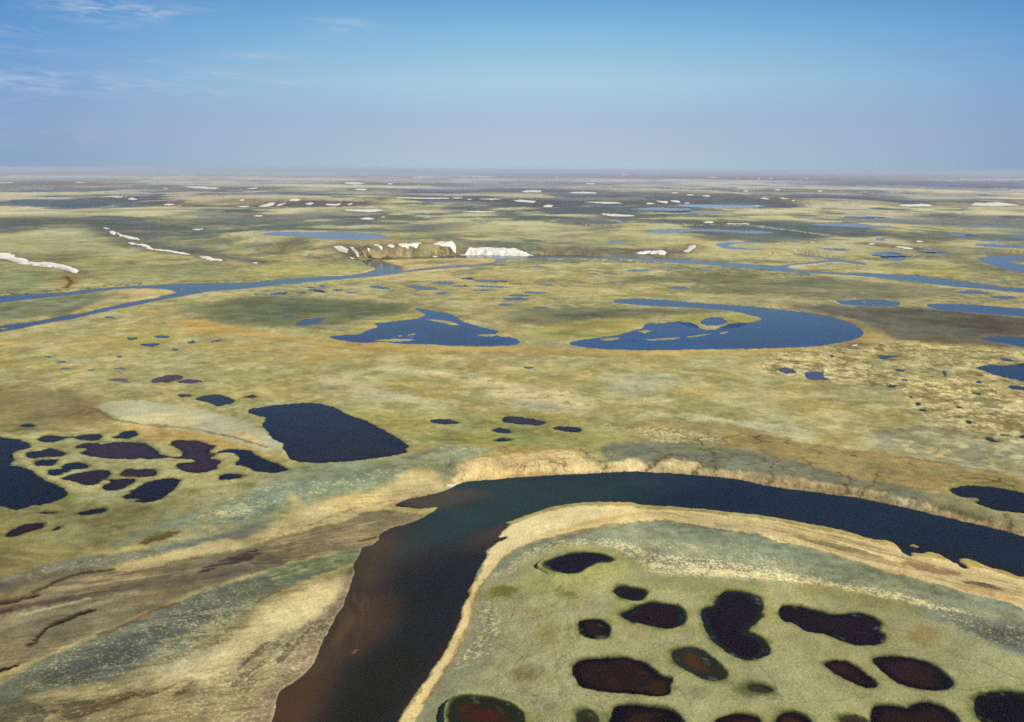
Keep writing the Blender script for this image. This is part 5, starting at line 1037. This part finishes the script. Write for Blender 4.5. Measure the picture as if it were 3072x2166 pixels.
# ---------------------------------------------------------------- the ground, one sheet all round
idx = np.arange(NR * NA).reshape(NR, NA)
jn = np.concatenate([idx, idx[:, :1]], 1)
quads = np.stack([jn[:-1, :-1], jn[1:, :-1], jn[1:, 1:], jn[:-1, 1:]], -1).reshape(-1, 4)
co = np.stack([X, Y, Z], -1).reshape(-1, 3)
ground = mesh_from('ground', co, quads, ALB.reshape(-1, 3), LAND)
ground['kind'] = 'structure'

def sheet(name, s, keep, z, col, mat):
    """the part of the grid where keep (per vertex) holds, as its own object"""
    fk = (keep[:-1, :-1] | keep[1:, :-1] | keep[1:, 1:] | keep[:-1, 1:])
    if not fk.any(): return None
    h, w_ = keep.shape
    id2 = np.arange(h * w_).reshape(h, w_)
    q = np.stack([id2[:-1, :-1], id2[1:, :-1], id2[1:, 1:], id2[:-1, 1:]], -1)[fk]
    used, inv = np.unique(q.ravel(), return_inverse=True)
    zz = z if isinstance(z, np.ndarray) else np.full(keep.shape, z, np.float32)
    co = np.stack([X[s], Y[s], zz], -1).reshape(-1, 3)[used]
    c = col.reshape(-1, 3)[used]
    if mat is WATER:                        # the mirrored sky is added by the renderer
        rr = RD[s].ravel()[used]
        sub = np.stack([np.interp(rr, [250, 500, 800, 1050, 2000], v) for v in ((.000, .006, .019, .054, .09), (.003, .011, .034, .084, .14), (.008, .026, .056, .115, .19))], 1)
        c = np.maximum(c - sub, c * .25)
    c = np.clip(c / ILLUM, 0.0005, 0.86)
    ctr = co[np.argmin(((co - co.mean(0)) ** 2).sum(1))].copy()
    o = mesh_from(name, co - ctr, inv.reshape(-1, 4), c, mat)
    o.location = ctr
    return o

# river beds and water
CW = np.zeros(X.shape + (3,), np.float32)
CW[:] = L((28, 42, 56))
rp = dict(tgt=CW, plane=-2.6)
paint('T7: 1300,850 2290,900 T8: 2290,1400 3400,2000 T4: 2290,300 T7: 2290,1350 1300,1250', (28, 42, 62), .8, 90, **rp)
paint('V: 960,1070 1300,1065 1500,1072 1330,1145 1150,1180 1000,1250 850,1270 830,1200 950,1150', (46, 64, 66), .95, 130, **rp)
paint('T6: 1440,1150 1500,1130 1720,1088 1860,1045 1960,1060 2288,1090 1900,1180 1780,1230 1540,1212', (84, 72, 60), .85, 30, **rp)
paint('T6: 1900,1150 2288,1080 T7: 200,1000 -100,1100 T6: 1900,1250', (60, 68, 60), .6, 80, **rp)
paint('T6: 1950,1520 2150,1430 2320,1340 T7: 60,1400 -30,1500 T6: 2150,1560 2000,1619', (84, 66, 52), .7, 34, **rp)
paint('T2: 730,330 800,120 960,0 1080,-60 1130,20 1060,180 1000,420 1080,640 1020,820 850,960 640,1200 500,1300 400,1619 0,2300 -300,2300 -60,1400 300,1150 480,850 640,560', (78, 62, 47), .95, 150, **rp)
paint('T2: 820,180 1000,40 1050,120 980,280 880,420 780,360', (98, 80, 58), .5, 90, **rp)
paint('T2: 100,1340 350,1200 550,1150 600,1250 560,1500 500,1619 100,2000 60,1500', (76, 56, 38), .6, 90, **rp)
paint('T2: 1150,300 1400,110 1750,60 1900,40 1850,110 1500,220 1250,400', (58, 46, 46), .7, 70, **rp)
paint('T2: 1180,380 1500,200 1850,160 1800,400 1690,560 1600,850 1350,1220 1050,1619 700,2200 300,2300 560,1619 660,1300 900,1000 1060,850 1120,600', (32, 34, 36), .9, 150, **rp)
paint('T2: 560,1400 900,1050 1300,1000 1350,1180 1000,1619 700,2200 400,2200 540,1619', (32, 34, 28), .8, 110, **rp)
paint('T2: 700,1100 1000,850 1060,700 1100,560 1000,540 820,860', (84, 60, 44), .55, 70, **rp)
paint('T2: 560,900 700,560 900,300 1000,300 900,700 700,1000 450,1250', (106, 84, 58), .35, 30, mode='streak', lam=4, ratio=8, **rp)
paint('T2: 1740,560 1680,640 1650,740 1560,930 1440,1120 1330,1270 1120,1600 1080,1600 1300,1270 1560,860 1660,620', (60, 42, 34), .6, 20, **rp)
paint('T2: 735,1030 750,1000 780,990 770,1015', (150, 108, 70), .9, 5, **rp)
paint('T4: 900,60 1100,60 1300,150 1700,230 2290,370 2290,330 1800,180 1300,60', (34, 34, 38), .6, 20, **rp)
def river_cols(rv, near):
    s = rv['s']
    if near: col = CW[s].copy()
    else:
        col = np.empty(X[s].shape + (3,), np.float32); col[:] = L((46, 80, 122))
        col = mixc(col, L((58, 86, 120)), 0.5 + n_big[s])
    col *= (1 + 0.10 * n_mid[s] + 0.05 * n_small[s])[..., None]
    return col
for k, rv in enumerate(RIVERS):
    keep = rv['d'] < 1.6 * rv['w']
    o = sheet('river', rv['s'], keep, rv['z'], river_cols(rv, k == 0), WATER)
    o['kind'] = 'structure'
    o['label'] = ['broad dark river bending round the sandy beach in front', 'narrow blue river winding across the middle of the plain'][k]

# lakes and ponds
for w in W:
    s, d = w['s'], w['d']
    keep = d < 1.3 * w['w']
    if w['rmean'] >= 850: w['c'] = tuple(v * k for v, k in zip(w['c'], (.88, .86, .88)))
    if w['rmean'] < 700: w['c'] = (w['c'][0] * .96, w['c'][1], w['c'][2] * .74)
    cc = L(w['c'])[None, None] * np.ones(d.shape + (1,), np.float32)
    if w['rmean'] < 700:
        nn = fbm(X[s] / 3.2, Y[s] / 3.2, 4, 501)
        bl = fbm(X[s] / 9, Y[s] / 9, 3, 511)
        rim = L(w['rim'] or (18, 16, 22))
        e = sstep(-w['rimw'] * 1.9, -w['rimw'] * .5, d * (1 + 0.0 * nn) + w['rimw'] * (.8 * bl + .5 * nn))
        cc = mixc(cc, rim, e)
        if w['green'] > .3:      # sedge standing in the shallows
            gsh = sstep(.12, .5, nn) * sstep(-w['rimw'] * 1.6, -.2, d) * .75
            cc = mixc(cc, L((104, 112, 92)), gsh * sstep(-.1, .35, bl))
        cc = mixc(cc, cc * .42, w['mott'] * sstep(-.05, .3, bl) * sstep(0, .3, -d / 3))
    else:
        cc = mixc(cc, L(w['c']) * np.array([1.25, 1.35, 1.2], np.float32), .5 * sstep(-4.0, 0, d / (1.5 + DR[s]) + 3 * fbm(X[s] / 22, Y[s] / 22, 3, 531)))
        cc = mixc(cc, L(w['c']) * .62, .6 * sstep(0, .5, fbm(X[s] / 70, Y[s] / 26, 3, 541)))
        if w['rim']: cc = mixc(cc, L(w['rim']), sstep(-2.2, -.3, d / (w['rimw'] + DR[s])))
        cc = cc * (1 + (w['mott'] + .15) * (.7 * n_mid[s] + .5 * fbm(X[s] / 40, Y[s] / 14, 3, 521)))[..., None]
    o = sheet(w['name'], s, keep, w['z'], cc, WATER)
    if o is None: print('EMPTY', w['label']); continue
    o['kind'] = 'thing'
    o['label'] = w['label']; o['category'] = w['cat']
    if w['group']: o['group'] = w['group']
# snow drifts: thin where they melt out at the edge, a metre or two deep inside
for q in SN:
    s, d = q['s'], q['d']
    ww = np.maximum(1.5, 1.6 * DR[s])
    prof = np.clip(-d / ww, -1, 1)
    z = Z[s] + (q['th'] * prof + (0.06 * n_small[s] * (prof > 0))).astype(np.float32) * np.where(prof > 0, 1, .5)
    keep = d < 0.9 * DR[s]
    col = np.ones(d.shape + (3,), np.float32) * L(q['c'])
    col = mixc(col, L((206, 200, 196)), .5 * sstep(.1, .6, fbm(X[s] / 12, Y[s] / 12, 3, 601)) * lam_fade(12)[s])
    o = sheet('snow_patch', s, keep, z, col, SNOW)
    if o is None: print('EMPTY snow', q['label']); continue
    o['kind'] = 'thing'; o['label'] = q['label']; o['category'] = 'snow patch'
    if q['group']: o['group'] = q['group']

# ---------------------------------------------------------------- the air
HZ = 95000.0
zb, zt = float(Z.min()) - 1.5, max(float(Z.max()) + 6, H + 8)
v = [(-HZ, -HZ, zb), (HZ, -HZ, zb), (HZ, HZ, zb), (-HZ, HZ, zb), (-HZ, -HZ, zt), (HZ, -HZ, zt), (HZ, HZ, zt), (-HZ, HZ, zt)]
v = [(x * 1.6, y * 1.6, z) for x, y, z in v]
me = bpy.data.meshes.new('haze')
me.from_pydata(v, [], [(0, 3, 2, 1), (4, 5, 6, 7), (0, 1, 5, 4), (1, 2, 6, 5), (2, 3, 7, 6), (3, 0, 4, 7)])
hz = bpy.data.objects.new('haze', me); scene.collection.objects.link(hz)
hz['kind'] = 'stuff'
m = bpy.data.materials.new('air'); m.use_nodes = True
t = m.node_tree; t.nodes.clear()
pv = t.nodes.new('ShaderNodeVolumePrincipled'); pv.inputs['Density'].default_value = HAZE; pv.inputs['Color'].default_value = (0.80, 0.88, 1.0, 1); pv.inputs['Anisotropy'].default_value = 0.0
out = t.nodes.new('ShaderNodeOutputMaterial'); t.links.new(pv.outputs[0], out.inputs['Volume'])
me.materials.append(m)
print('grid', NR, NA, 'waters', len(W), 'snow', len(SN), 'z', zb, zt)
